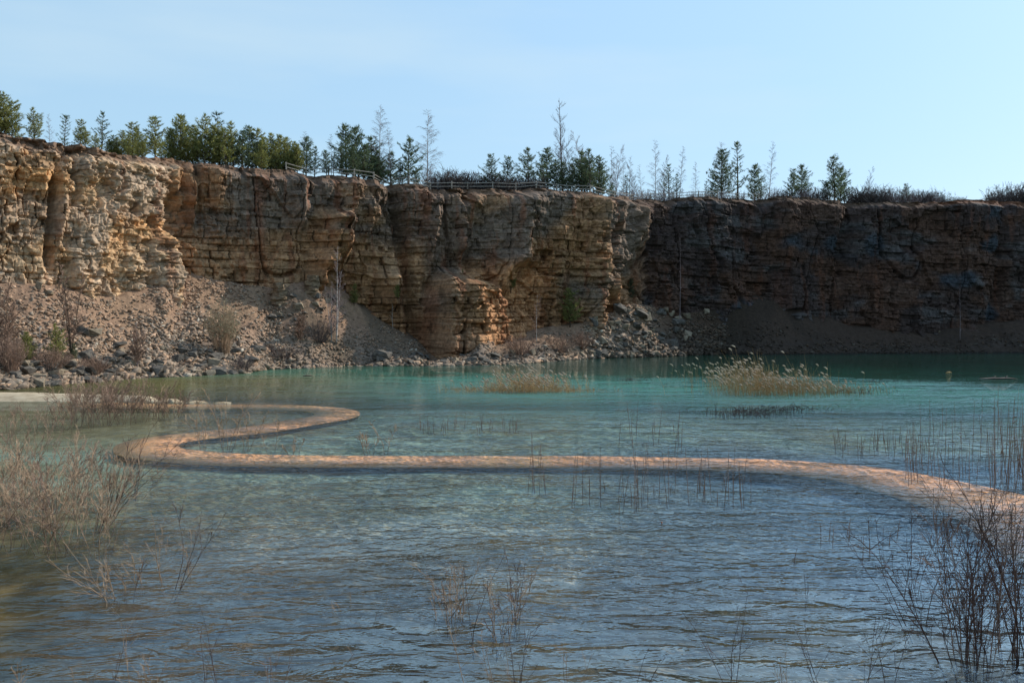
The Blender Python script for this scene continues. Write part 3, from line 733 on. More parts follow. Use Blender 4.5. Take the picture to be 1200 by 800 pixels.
def bare(seed, H, width, n_br, mt, mc, multi=1, r0=.016, droop=False, name='birch_tree', tw=.011):
    r = random.Random(seed); root = empty(name, (0, 0, 0)); tk = MB(); cr = tk if n_br < 10 else MB()
    for s_ in range(multi):
        a_ = r.uniform(0, 6.28); sp_ = (0 if multi == 1 else r.uniform(.05, .22)) * H
        ex = Vector((math.cos(a_) * sp_, math.sin(a_) * sp_, 0)); h_ = H * (1 if s_ == 0 else r.uniform(.65, .95))
        def P(f, ex=ex, h_=h_): return Vector((ex.x * f ** 1.3 + .04 * math.sin(5 * f + seed), ex.y * f ** 1.3, h_ * f - .15 * (1 - f)))
        tk.tube([P(k / 8) for k in range(9)], [max(r0 * h_ * (1 - .93 * k / 8), tw) for k in range(9)], 5)
        for k in range(n_br):
            f = .16 + .82 * (k + r.random()) / n_br
            a = r.uniform(0, 6.28); L_ = width * (1 - f) ** .55 * min(1, f * 2.6 + .25) * r.uniform(.55, 1.15) + .12
            d = Vector((math.cos(a), math.sin(a), r.uniform(.55, 1.3))).normalized()
            pts = []; p = P(f); 
            for q_ in range(5):
                pts.append(p.copy()); p = p + d * L_ / 4; d = (d + Vector((r.gauss(0, .12), r.gauss(0, .12), .06 if not droop else -.12))).normalized()
            cr.tube(pts, [tw * 1.6, tw * 1.35, tw * 1.1, tw * .9, tw * .6], 3)
            for q_ in range(int(12 + L_ * 16)):
                t_ = r.uniform(.2, 1); i0 = min(3, int(t_ * 4)); b_ = pts[i0].lerp(pts[i0 + 1], t_ * 4 - i0)
                d2 = (d + Vector((r.gauss(0, .7), r.gauss(0, .7), r.gauss(.2 if not droop else -.2, .4)))).normalized(); l2 = L_ * r.uniform(.15, .42)
                e_ = b_ + d2 * l2
                cr.tube([b_, b_ + d2 * l2 * .5, e_ + Vector((0, 0, -.15 * l2 if droop else .05))], [tw * .8, tw * .65, tw * .4], 3)
    tk.build('trunk', mt, root, True)
    if cr is not tk: cr.build('branches', mc, root)
    return root
protos = {}
for i in range(4): protos['olive%d' % i] = pine(100 + i, 4.5, 1.35, .15, M_PINE[1])
for i in range(3): protos['dark%d' % i] = pine(120 + i, 4.5, 1.45, .25, M_PINE[0])
for i in range(2): protos['sparse%d' % i] = pine(140 + i, 4.5, 1.15, .8, M_PINE[0])
protos['tall0'] = pine(150, 5.5, 1.0, .6, M_PINE[0])
used = set()
def put(kind, name_, pxv, ytop, back, label, group, cat, Hp, rz):
    p = lip(pxv, back); H = hz(ytop, p.y) - p.z; s = max(H / Hp, .1)
    r_ = protos[kind]
    if kind in used: r_ = copy_tree(r_)
    used.add(kind)
    r_.location = p - Vector((0, 0, .05)); wd = 1.06 if kind[:4] in ('oliv', 'dark') else 1.0; r_.scale = (s * wd, s * wd, s); r_.rotation_euler = (tr_.gauss(0, .03), tr_.gauss(0, .03), rz)
    tag(r_, label, cat, group); return r_
tr_ = random.Random(9)
def pines(lst, kinds, label, group, back=(1.5, 6)):
    for j, it in enumerate(lst):
        kd = kinds[tr_.randrange(len(kinds))]
        lb = it[2] if len(it) > 2 and it[2] else label
        put(kd, 'pine_tree', it[0], it[1], tr_.uniform(*back), lb, group if lb == label else None, 'pine', 5.5 if kd.startswith('tall') else 4.5, tr_.uniform(0, 6.28))
OL = ['olive0', 'olive1', 'olive2', 'olive3']; DK = ['dark0', 'dark1', 'dark2']; SP_ = ['sparse0', 'sparse1']
pines([(3, 104), (14, 108), (24, 118), (-14, 100), (-40, 96)], OL, 'olive green bushy pine at the far left of the cliff top', 'far left bushy pines', (1, 4))
pines([(48, 126, 'cone shaped young pine standing apart, second group from the left')], OL, '', None)
pines([(88, 135, 'thin sparse pine with see through layered branches'), (127, 131, 'neat dark pointed pine between two low olive ones'), (261, 130, 'tallest thin open crowned pine of the left stand')], SP_, '', None)
pines([(102, 139), (145, 158), (158, 152), (171, 143), (185, 158), (152, 160), (178, 150), (118, 156), (165, 156), (140, 162), (112, 150)], OL, 'low olive pine between the sparse pine and the left stand', 'low olive pines on the left', (1, 4))
pines([(197, 136), (206, 150), (218, 134), (230, 146), (243, 133), (252, 148), (268, 150), (277, 142), (286, 153), (293, 148), (224, 152), (236, 155), (260, 155), (212, 154), (248, 158), (272, 160)], OL + ['dark0'], 'young pine in the dense left stand', 'pines of the dense left stand', (1, 6))
pines([(303, 150), (313, 160), (322, 156), (331, 158), (340, 160), (348, 165), (356, 168), (310, 166), (328, 166), (343, 170), (352, 172)], OL, 'low olive pine on the slope down from the left stand', 'low olive pines right of the left stand', (1, 5))
pines([(366, 161), (377, 172), (386, 176), (395, 178)], ['dark0', 'sparse0'], 'grey green pine just left of the tall dark group', 'grey green pines', (1, 5))
pines([(409, 147), (421, 149), (437, 160), (428, 168), (402, 172), (446, 176), (415, 172), (438, 182), (452, 186)], DK, 'tall dark pine in the group beside the first birch', 'dark pines beside the first birch', (1, 6))
pines([(466, 178, 'small dark pine between the first birch and the narrow pine'), (483, 160, 'narrow upright dark pine between the two tall birches'), (491, 196, 'very low pine bush right of the narrow pine'), (474, 195, 'very low pine bush left of the narrow pine')], DK, '', None)
pines([(585, 181, 'left pine of the joined pair above the middle buttress'), (597, 183, 'right pine of the joined pair above the middle buttress'), (623, 173, 'sparse pale pine with layered branches left of the dense middle clump')], ['sparse1', 'dark1'], '', None)
pines([(645, 174), (655, 186), (664, 190), (685, 177), (693, 185), (700, 175), (708, 184), (640, 185), (676, 192), (714, 195)], DK, 'dark pine in the dense middle clump above the corner buttress', 'dark pines of the middle clump', (1.5, 6))
pines([(743, 205, 'small pointed pine right of the middle clump'), (722, 214, 'tiny pine just right of the middle clump'), (795, 192, 'broad dark pine standing alone among bare birches'), (803, 204, 'low pine leaning out beside the broad lone pine'), (829, 212, 'left of two small round pines by the fence'), (837, 213, 'right of two small round pines by the fence'),
       (856, 176, 'grey tinged pine left of the tallest right pine'), (892, 193, 'ragged low pine right of the tallest right pine'), (897, 212, 'tiny dark pine near the fence end')], ['dark0', 'dark2', 'sparse0'], '', None)
put('tall0', 'pine_tree', 873, 166, 2, 'slender tall pine with a round top right of centre', None, 'pine', 5.5, 1)
pines([(930, 198, 'left of the twin pines on the right cliff top'), (944, 193, 'right of the twin pines on the right cliff top'), (985, 182, 'largest pine alone on the right cliff top'), (999, 198, 'lower pine leaning against the largest right pine'), (975, 212, 'short pine at the left foot of the largest right pine'), (1070, 215, 'single little pine in the bare hedge at the right')], DK, '', None)
# cliff-foot evergreens are placed in the same way further down

# bare trees above
protos['bareA'] = bare(201, 8.0, 1.75, 70, M_BIRCH, M_TWIGPURPLE, 1, .009, True, 'birch_tree', .006)
protos['bareB'] = bare(202, 8.0, 1.35, 50, M_BIRCH, M_TWIGPURPLE, 1, .007, True, 'birch_tree', .006)
protos['bareC'] = bare(203, 7.0, 1.4, 26, M_TWIGPURPLE, M_TWIGPURPLE, 2, .007, False, 'birch_tree', .007)
protos['bareD'] = bare(204, 9.0, 1.9, 26, M_HEDGE, M_TWIGPURPLE, 1, .012, False, 'birch_tree', .008)
HB = {'bareA': 8, 'bareB': 8, 'bareC': 7, 'bareD': 9}
for pxv, yt_, kd, lb, gr_ in [(446, 122, 'bareA', 'tall bare birch with pale trunk rising behind the dark pine group', None), (467, 147, 'bareB', 'smaller faint birch just right of the first tall birch', None),
    (507, 126, 'bareA', 'tall bare birch with drooping crown standing alone above the gully', None), (362, 153, 'bareB', 'faint birch tip above the grey green pines', None), (393, 156, 'bareB', 'faint thin birch left of the tall dark group', None), (72, 132, 'bareB', 'faint bare birch between the first left pines', None),
    (664, 115, 'bareD', 'tallest bare tree with dark trunk above the middle clump', None), (674, 148, 'bareC', 'bare tree right of the tallest dark trunked one', None), (697, 148, 'bareC', 'bare spreading tree behind the right of the middle clump', None), (655, 165, 'bareB', 'short bare birch left of the tallest dark trunked tree', None),
    (718, 170, 'bareB', None, 1), (732, 168, 'bareC', None, 1), (745, 182, 'bareB', None, 1), (754, 190, 'bareC', None, 1), (765, 192, 'bareB', None, 1), (738, 178, 'bareB', None, 1),
    (780, 162, 'bareB', 'thin bare birch left of the broad lone pine', None), (806, 170, 'bareB', 'spreading bare birch right of the broad lone pine', None), (790, 178, 'bareC', 'thin bare sapling directly behind the broad lone pine', None), (820, 188, 'bareB', 'faint bare sapling above the two small round pines', None), (857, 165, 'bareA', 'bare birch crown behind the grey tinged pine', None), (843, 193, 'bareB', 'low bare sapling left of the grey tinged pine', None),
    (904, 164, 'bareB', 'single thin bare birch left of the twin pines', None), (1023, 196, 'bareC', 'small round bare tree above the right hedge', None), (511, 190, 'bareC', 'low bare bush at the foot of the lone tall birch', None)]:
    put(kd, 'birch_tree', pxv, yt_, tr_.uniform(3, 9), lb or 'slim bare birch in the row right of the middle clump', 'slim bare birches right of the middle clump' if gr_ else None, 'birch', HB[kd], tr_.uniform(0, 6.28))
# hedges of bare bushes
def hedge_proto(seed, m, dens=60):
    r = random.Random(seed); root = empty('bare_bush', (0, 0, 0)); b = MB()
    for _ in range(dens):
        a = r.uniform(0, 6.28); d = Vector((math.cos(a) * .6, math.sin(a) * .6, r.uniform(.6, 1.5))).normalized(); L_ = r.uniform(.7, 1.5)
        p = Vector((r.gauss(0, .35), r.gauss(0, .35), -.1)); pts = [p.copy()]
        for q_ in range(3): p = p + d * L_ / 3; d = (d + Vector((r.gauss(0, .2), r.gauss(0, .2), .1))).normalized(); pts.append(p.copy())
        b.tube(pts, [.022, .018, .014, .008], 3)
        for q_ in range(5):
            c0 = pts[r.randint(1, 3)]; d2 = (d + Vector((r.gauss(0, .7), r.gauss(0, .7), r.gauss(.1, .4)))).normalized() * r.uniform(.2, .5)
            b.tube([c0, c0 + d2], [.012, .007], 3)
    b.build('branches', m, root); return root
protos['hedA'] = hedge_proto(301, M_HEDGE, 90); protos['hedB'] = hedge_proto(302, M_HEDGE, 60); protos['hedC'] = hedge_proto(303, M_TWIGPURPLE, 40)
def hedge(x0, x1, step, ytop_fn, kinds, label, group):
    x = x0
    while x < x1:
        put(kinds[tr_.randrange(len(kinds))], 'bare_bush', x + tr_.uniform(-2, 2), ytop_fn(x) + tr_.uniform(-2, 3), tr_.uniform(1.5, 5), label, group, 'bush', 1.45, tr_.uniform(0, 6.28)); x += step
hedge(515, 600, 7, lambda x: 199 if x < 560 else 203, ['hedA', 'hedB'], 'dark bare bush in the thicket right of the lone birch', 'dark thicket right of the lone birch')
hedge(604, 640, 8, lambda x: 207, ['hedA'], 'dark low bush between the middle pines', 'low bushes between the middle pines')
hedge(1012, 1125, 7, lambda x: np.interp(x, [1012, 1030, 1060, 1090, 1125], [218, 216, 222, 221, 230]), ['hedB', 'hedA', 'hedC'], 'purple grey bare bush in the hedge on the right cliff top', 'bare hedge on the right cliff top')
hedge(1166, 1260, 7, lambda x: np.interp(x, [1166, 1200, 1260], [224, 214, 210]), ['hedB', 'hedC'], 'bare bush at the far right cliff edge', 'bare bushes at the far right')
hedge(898, 975, 9, lambda x: 220, ['hedC', 'hedB'], 'low pale bare bush around the twin pines', 'low bare bushes around the twin pines')
hedge(725, 890, 11, lambda x: 222, ['hedC'], 'faint low bare bush behind the fence', 'low bushes behind the fence')

# ------------------------------------------------------------------ plants on the slopes
def put_on(kind_or_root, pxv, ybase, ytop, label, cat, Hp, group=None, P=None, rz=0, wide=1.0):
    p = P if P is not None else scree_px(pxv, ybase)
    H = hz(ytop, p.y) - p.z; s = H / Hp
    r_ = kind_or_root
    r_.location = p - Vector((0, 0, .05)); r_.scale = (s * wide, s * wide, s); r_.rotation_euler = (0, 0, rz); tag(r_, label, cat, group); return r_
def cpy(k): return copy_tree(protos[k])
for i, (x, yb_, yt_, lb) in enumerate([(31, 426, 388, 'bright green young pine at the far left of the slope'), (66, 428, 378, 'green young pine beside the pale sapling stems on the left shore'), (87, 422, 402, 'little dark green pine at the foot of the bare left tree'),
        (668, 383, 337, 'dense green conifer at the wall foot right of the spur')]):
    put_on(cpy(['olive1', 'olive2', 'dark0', 'olive3'][i]), x, yb_, yt_, lb, 'pine', 4.5, rz=i, wide=1.15 if i == 3 else 1.0)
def on_wall(pxv, pyv, out=.3):
    i = int(np.clip(np.searchsorted(px, pxv), 0, NU - 1)); r_ = HY - (Zg[i] - HC) * FOC / CY[i]
    j = int(np.argmin(np.abs(r_ - pyv))); return Vector((CX[i, j] * (CY[i, j] - out) / CY[i, j], CY[i, j] - out, Zg[i, j]))
for i, (x, yb_, yt_, lb) in enumerate([(600, 342, 310, 'narrow green conifer growing on a ledge above the spur'), (458, 350, 333, 'small green shrub pine on the ledge right of the white stemmed birch'), (536, 320, 314, 'tiny green tuft on the crest of the spur'), (745, 352, 326, 'very dark pine in the shaded corner of the wall')]):
    put_on(cpy(['olive0', 'olive1', 'olive2', 'dark1'][i]), x, yb_, yt_, lb, 'pine', 4.5, P=on_wall(x, yb_, .2), rz=i * 2)
put_on(cpy('olive3'), 415, 360, 332, 'thin juniper like bush behind the white stemmed birch', 'bush', 4.5, P=scree_px(415, 358) , wide=.9)
def slope_tree(seed, x, yb_, yt_, lb, w, nb_, mt=M_BIRCH, mc=M_TWIG_PALE, multi=1, tw=.014, P=None, r0=.009):
    p = P if P is not None else scree_px(x, yb_); H = hz(yt_, p.y) - p.z
    r_ = bare(seed, H, w, nb_, mt, mc, multi, r0, False, 'birch_tree', tw); r_.location = p; tag(r_, lb, 'birch'); return r_
slope_tree(401, 84, 420, 306, 'tall thin dark stemmed bare tree on the left slope', .9, 26, M_BARK, M_TWIG_RED, 3)
slope_tree(402, 394, 402, 290, 'white stemmed birch with feathery crown on the middle slope', 1.2, 34, M_BIRCH, M_TWIGPURPLE, 2, .007)
slope_tree(403, 388, 400, 330, 'shorter grey stemmed birch beside the white stemmed one', .9, 18, M_BIRCH, M_TWIGPURPLE, 2, .007)
slope_tree(404, 460, 386, 352, 'small bare sapling with pale stem at the slope edge below the ledge shrub', .4, 12, M_BIRCH, M_TWIG_PALE)
slope_tree(405, 629, 402, 345, 'bare white trunked birch on the brown slope right of the spur', 1.3, 14, M_BIRCH, M_TWIG_RED, 1, .013)
slope_tree(406, 702, 384, 338, 'thin leafless pole stem below the bright corner edge', .2, 5, M_BIRCH, M_TWIG_PALE)
slope_tree(407, 797, 384, 278, 'long thin pale stem against the dark right wall', .25, 8, M_TWIGPURPLE, M_TWIGPURPLE, 1, .012, None, .005)
slope_tree(408, 1125, 400, 338, 'thin grey stem low against the far right wall', .25, 7, M_TWIGPURPLE, M_TWIGPURPLE, 1, .012, None, .006)
slope_tree(409, 160, 430, 378, 'bare little tree with several grey stems on the left scree foot', .9, 20, M_TWIGPURPLE, M_TWIG_RED, 3)
slope_tree(410, 60, 425, 385, 'pale straight sapling left of the green young pine', .2, 6, M_BIRCH, M_TWIG_PALE)
slope_tree(411, 46, 424, 382, 'pale sapling between the two green young pines', .2, 6, M_BIRCH, M_TWIG_PALE)
slope_tree(412, 5, 420, 330, 'brown bare tree cut by the left picture edge', 1.2, 30, M_BARK, M_TWIG_RED, 3)
slope_tree(413, 352, 402, 362, 'small bare dark tree below the paired outcrops', 1.0, 24, M_BARK, M_TWIG_RED, 3)
def slope_bush(seed, x, yb_, w, h, m, lb, dens=80, P=None, leaf=None, group=None):
    p = P if P is not None else scree_px(x, yb_); s = p.y / FOC; W_ = w * s * .5; H = h * s
    r = random.Random(seed); root = empty('bush', p); b = MB(); lfm = MB()
    for _ in range(dens):
        a = r.uniform(0, 6.28); rr = math.sqrt(r.random()); tip = Vector((math.cos(a) * rr * W_, math.sin(a) * rr * W_, H * (1 - .45 * rr * rr) * r.uniform(.7, 1.05)))
        st = Vector((tip.x * .25, tip.y * .25, -.1)); md = st.lerp(tip, .5) + Vector((r.gauss(0, .06), r.gauss(0, .06), .1))
        b.tube([st, md, tip], [.016, .012, .006], 3)
        for q_ in range(6):
            c0 = md.lerp(tip, r.random()); d2 = Vector((r.gauss(0, 1), r.gauss(0, 1), r.gauss(.8, .6))).normalized() * r.uniform(.12, .32) * max(.6, H * .5)
            b.tube([c0, c0 + d2], [.009, .005], 3)
            if leaf:
                for k in range(4):
                    c1 = c0 + d2 * r.random() + Vector((r.gauss(0, .06), r.gauss(0, .06), r.gauss(0, .06))); u = Vector((r.gauss(0, 1), r.gauss(0, 1), r.gauss(0, 1))).normalized()
                    lfm.quad(c1, u * .035, u.orthogonal().normalized() * .018)
    b.build('branches', m, root)
    if leaf: lfm.build('foliage', leaf, root)
    tag(root, lb, 'bush', group); return root
slope_bush(501, 262, 414, 46, 66, M_TWIG_PALE, 'pale grey green budding willow bush on the left scree', 130, leaf=M_GREYGREEN)
slope_bush(502, 374, 400, 46, 28, M_HEDGE, 'dark brown bramble bush behind the white stemmed birch', 110)
slope_bush(503, 532, 408, 34, 42, M_TWIG_RED, 'brown bare bush against the foot of the spur', 110)
slope_bush(504, 610, 414, 50, 26, M_TWIG_RED, 'rusty brown low bush on the slope right of the spur, nearest it', 120)
slope_bush(505, 655, 412, 52, 24, M_TWIG_RED, 'rusty brown low bush beside the white trunked birch', 120)
slope_bush(506, 682, 408, 34, 22, M_TWIG_RED, 'brown bush left of the shaded rubble pile', 90)
slope_bush(507, 12, 438, 44, 50, M_TWIG_RED, 'brown bare thicket at the left edge behind the shore pile', 160)
slope_bush(508, 60, 434, 50, 30, M_TWIG_RED, 'low brown scrub around the green young pines', 130)
slope_bush(509, 285, 436, 34, 20, M_HEDGE, 'dark low bush at the water below the willow bush', 90)
slope_bush(510, 110, 440, 40, 26, M_TWIG_RED, 'brown scrub at the water right of the left shore pile', 110)
slope_bush(511, 330, 418, 60, 16, M_HEDGE, 'low dark bramble patch on the middle slope', 120)

# ================================================================== FOREGROUND SHRUBS
def grow(b, p, d, L, r0, depth, r, curl, droopy, twig, rmin):
    n = 7 if depth == 0 else 4
    pts = [p.copy()]; dirs = [d.copy()]
    for k in range(n):
        p = p + d * (L / n); d = (d + Vector((r.gauss(0, curl), r.gauss(0, curl), r.gauss(droopy, curl * .6)))).normalized()
        pts.append(p.copy()); dirs.append(d.copy())
    b.tube(pts, [max(rmin, r0 * (1 - .8 * k / n)) for k in range(n + 1)], 5 if depth == 0 else 3)
    if depth < 2:
        cnt = int(twig * (1.0 if depth == 0 else .5) * r.uniform(.7, 1.3))
        for _ in range(cnt):
            f = r.uniform(.22, .97); i = min(n - 1, int(f * n)); q_ = pts[i].lerp(pts[i + 1], f * n - i)
            dd = (dirs[i] + Vector((r.gauss(0, .5), r.gauss(0, .5), r.gauss(.05, .3)))).normalized()
            grow(b, q_, dd, L * r.uniform(.16, .42) * (1.1 - .5 * f), r0 * .5, depth + 1, r, curl * 1.3, droopy, twig, rmin)
def shrub(seed, x, y, hpx, n, spread, mats, label, lean=(0, 0), twig=9, r0=.009, rmin=.0025, base_r=.12, group=None, curl=.09, name='bare_shrub', z0=-.25, hvar=.45):
    P = Vector(gp(x, y)); r = random.Random(seed); root = empty(name, (P.x, P.y, 0)); H = hpx * P.y / FOC
    for k in range(n):
        a = r.uniform(0, 6.28); rr = math.sqrt(r.random())
        d = Vector((lean[0] + math.cos(a) * rr * spread, lean[1] + math.sin(a) * rr * spread, 1)).normalized()
        b = MB(); st = Vector((math.cos(a) * base_r * rr, math.sin(a) * base_r * rr, z0))
        L = (H * (1 - hvar * r.random()) - z0) / max(.35, d.z)
        grow(b, st, d, L, r0 * r.uniform(.5, 1.0), 0, r, curl * (1.45 if mats[0] is M_TWIG_PALE else 1), .02, twig * 1.15, rmin)
        curl_ = curl
        mm = mats[0] if len(mats) == 1 or r.random() < .7 else mats[1]
        b.build('stem', mm, root)
    tag(root, label, 'shrub', group); return root
# big pale thicket at the left
lt_ = 'bleached bare willow in the dense left thicket'; lg = 'willows of the left thicket'
R9 = random.Random(77)
for i, (x, y, h) in enumerate([(-25, 640, 110), (8, 638, 95), (38, 632, 100), (66, 636, 112), (92, 632, 100), (22, 606, 80), (52, 602, 85), (82, 600, 82), (-12, 588, 70), (14, 575, 55), (45, 568, 60), (104, 612, 92), (74, 575, 60)]):
    shrub(600 + i, x, y, h, 9, .55, [M_TWIG_PALE, M_TWIG_RED], lt_, group=lg, twig=9, base_r=.45, r0=.010, rmin=.0035)
shrub(630, 118, 612, 120, 7, .42, [M_TWIG_DARK, M_TWIG_PALE], 'dark stemmed shrub leaning right out of the left thicket', lean=(.55, 0), twig=7, base_r=.15, r0=.012)
shrub(631, 118, 640, 105, 6, .45, [M_TWIG_PALE], 'pale upright shrub at the right end of the left thicket', twig=8, base_r=.2)
shrub(632, 160, 575, 60, 6, .6, [M_TWIG_DARK, M_TWIG_PALE], 'thin dark twigs in the water just before the boardwalk bend', lean=(.3, 0), twig=5, r0=.008)
# shrubs on the spit
for i, (x, y, h) in enumerate([(86, 492, 44), (108, 493, 54), (130, 491, 50), (152, 489, 46), (172, 487, 42), (192, 484, 34), (98, 486, 46), (122, 484, 44), (146, 483, 40), (208, 483, 22)]):
    shrub(650 + i, x, y, h, 12, .6, [M_TWIG_RED, M_TWIG_PALE], 'reddish brown bare shrub in the row beside the sand spit', group='shrubs beside the sand spit', twig=9, base_r=.8, r0=.014, rmin=.006)
for i, (x, y, h) in enumerate([(10, 500, 28), (34, 498, 26), (58, 497, 24), (78, 500, 24), (20, 525, 34), (50, 522, 24), (-8, 520, 40)]):
    shrub(670 + i, x, y, h, 10, .6, [M_TWIG_RED, M_TWIG_PALE], 'low brown twiggy growth in the shallows below the sand spit', group='low growth below the spit', twig=6, base_r=.9, r0=.010, rmin=.004)
# inside the loop of the path
for i, (x, y, h, n, lb) in enumerate([(240, 522, 46, 4, 'light twigs at the inner bend of the boardwalk, leftmost of them'), (264, 522, 66, 5, 'tall bleached bush inside the boardwalk loop'), (287, 520, 48, 4, 'forked pale twigs inside the boardwalk loop left of its narrow end'), (318, 521, 58, 2, 'single bent white branch standing right inside the loop'), (343, 528, 18, 4, 'low twigs right of the bent white branch'),
        (433, 526, 26, 6, 'fan of short pale twigs behind the boardwalk left of centre'), (452, 524, 34, 2, 'single thin stalk beside the fan of pale twigs')]):
    shrub(690 + i, x, y, h, n, .45, [M_TWIG_PALE], lb, twig=6, base_r=.2, r0=.013, rmin=.006)
# lower left
shrub(710, 200, 690, 105, 3, .12, [M_TWIG_DARK], 'forked black stem leaning right in the lower left water', lean=(.42, 0), twig=4, r0=.009, hvar=.15, base_r=.05)
shrub(711, 195, 682, 92, 2, .10, [M_TWIG_PALE], 'white forked stem leaning left beside the black stem', lean=(-.15, 0), twig=4, r0=.009, hvar=.15, base_r=.05)
shrub(712, 218, 678, 52, 3, .3, [M_TWIG_PALE], 'small white twisted twigs right of the black stem', twig=4, base_r=.08)
shrub(713, 142, 706, 64, 2, .1, [M_TWIG_PALE], 'long white branch sweeping left over the lower left water', lean=(-.95, 0), twig=6, r0=.010, hvar=.1, base_r=.05)
shrub(714, 150, 690, 50, 7, .6, [M_TWIG_PALE, M_TWIG_DARK], 'spray of fine pale twigs behind the sweeping white branch', twig=5, base_r=.3)
shrub(715, 172, 682, 45, 4, .5, [M_TWIG_PALE], 'short pale twigs left of the black forked stem', twig=5, base_r=.2)
def near_twig(seed, x, ytop, n, lean, mats, lb, spread=.12, y=815, twig=4):
    return shrub(seed, x, y, y - ytop, n, spread, mats, lb, lean=lean, twig=twig, r0=.006, rmin=.0018, base_r=.04, hvar=.15, curl=.06)
near_twig(720, 262, 690, 1, (-.16, 0), [M_TWIG_DARK], 'crooked dark twig rising from the lower left edge, right of two straight ones')
near_twig(721, 126, 728, 1, (.02, 0), [M_TWIG_DARK], 'straight dark twig rising from the bottom left edge')
near_twig(722, 158, 722, 1, (-.05, 0), [M_TWIG_PALE], 'straight pale twig beside the dark one at the bottom left')
near_twig(723, 100, 780, 4, (0, 0), [M_TWIG_PALE], 'tiny pale twigs in the bottom left corner', .5)
near_twig(724, 175, 770, 4, (0, 0), [M_TWIG_PALE], 'short pale twigs right of the straight pair at the bottom', .4)
near_twig(725, 242, 735, 1, (-.02, 0), [M_TWIG_DARK], 'thin reddish stalk left of the crooked dark twig')
near_twig(726, 318, 765, 4, (.1, 0), [M_TWIG_RED], 'little brown twigs at the bottom edge left of centre', .3)
near_twig(727, 552, 650, 1, (-.30, 0), [M_TWIG_PALE], 'long slanting pale stalk rising from the bottom near the centre', .03)
near_twig(728, 585, 735, 2, (-.25, 0), [M_TWIG_PALE], 'short slanting pale stalk beside the long one near the centre', .1)
near_twig(729, 607, 720, 4, (.1, 0), [M_TWIG_DARK, M_TWIG_PALE], 'dark thin stalks rising from the bottom right of centre', .25)
near_twig(730, 672, 755, 3, (-.12, 0), [M_TWIG_PALE], 'pale leaning stalks at the bottom edge right of centre', .3)
near_twig(731, 856, 680, 3, (-.02, 0), [M_TWIG_DARK], 'dark twig with a high fork at the bottom edge left of the big right bush', .28, twig=3)
near_twig(732, 972, 728, 2, (-.35, 0), [M_TWIG_DARK], 'curved dark branch bending left at the bottom right', .12)
near_twig(733, 1008, 722, 2, (.25, 0), [M_TWIG_DARK], 'dark stalk leaning right beside the curved branch', .06)
near_twig(734, 1046, 722, 2, (.02, 0), [M_TWIG_DARK], 'upright dark stalk left of the big right bush', .08)
near_twig(735, 925, 770, 4, (0, 0), [M_TWIG_PALE], 'fine short twigs at the bottom edge left of the curved branch', .5)
near_twig(736, 742, 760, 2, (.1, 0), [M_TWIG_DARK], 'pair of faint dark stalks at the bottom edge', .2)
near_twig(737, 25, 775, 3, (-.2, 0), [M_TWIG_PALE], 'small pale twig at the very left of the bottom edge', .3)
# centre cluster
shrub(740, 527, 727, 70, 9, .35, [M_TWIG_PALE, M_TWIG_DARK], 'left half of the centre twig cluster, pale and bushy', twig=8, base_r=.12, r0=.007)
shrub(741, 580, 748, 92, 7, .38, [M_TWIG_PALE, M_TWIG_DARK], 'centre twig cluster with pale stems and a dark one', twig=7, base_r=.12, r0=.007)
shrub(742, 604, 728, 78, 5, .3, [M_TWIG_DARK], 'dark upright twigs right of the centre cluster', lean=(.15, 0), twig=5, base_r=.06, r0=.007)
shrub(743, 556, 748, 96, 2, .1, [M_TWIG_DARK], 'single dark straight stem between the centre twig clusters', twig=3, base_r=.05, r0=.006, hvar=.1)
shrub(744, 412, 718, 20, 4, .5, [M_TWIG_PALE], 'few tiny pale twigs left of the centre cluster', twig=2, base_r=.12, r0=.005)
shrub(745, 440, 718, 18, 2, .4, [M_TWIG_PALE], 'two short pale twigs near the centre cluster', twig=1, base_r=.1, r0=.005)
shrub(746, 385, 785, 22, 1, .05, [M_TWIG_PALE], 'one short bent twig with a pale tip low in the picture', lean=(.8, 0), twig=1, r0=.006, hvar=.05)
# big right bush
shrub(760, 1122, 772, 205, 11, .30, [M_TWIG_DARK, M_TWIG_RED], 'large dark bare bush at the lower right, left half', lean=(-.22, 0), twig=9, base_r=.22, r0=.011, rmin=.0026, hvar=.5)
shrub(761, 1150, 775, 190, 9, .30, [M_TWIG_DARK, M_TWIG_RED], 'large dark bare bush at the lower right, middle', twig=9, base_r=.22, r0=.010, rmin=.0026)
shrub(762, 1185, 768, 215, 12, .28, [M_TWIG_DARK, M_TWIG_RED], 'large dark bare bush at the lower right, nearest the edge', lean=(-.03, 0), twig=9, base_r=.26, r0=.012, rmin=.0026)
shrub(763, 1215, 772, 200, 8, .28, [M_TWIG_DARK], 'dark bare bush cut by the right picture edge', twig=9, base_r=.2, r0=.010)
shrub(764, 1066, 732, 130, 2, .06, [M_TWIG_DARK], 'single long stem leaning left beside the big right bush', lean=(-.42, 0), twig=3, r0=.007, hvar=.1, base_r=.05)
shrub(765, 1082, 730, 140, 4, .25, [M_TWIG_DARK], 'thin stems with dry seed heads left of the big right bush', lean=(-.12, 0), twig=4, r0=.006, base_r=.1)
shrub(766, 1145, 742, 150, 6, .3, [M_TWIG_DARK], 'finer dark bush behind the big right bush', twig=7, base_r=.3, r0=.008)
shrub(767, 1060, 690, 90, 3, .25, [M_TWIG_DARK], 'sparse fine stalks just beyond the long leaning stem', twig=3, base_r=.2, r0=.005)
shrub(768, 942, 697, 32, 2, .1, [M_TWIG_DARK], 'small thin stalk alone in the open water at the right', twig=2, base_r=.05, r0=.004)
shrub(769, 722, 605, 50, 1, .05, [M_TWIG_PALE], 'leaning pale dead stalk among the reed stems', lean=(-.22, 0), twig=1, r0=.008, hvar=.05)

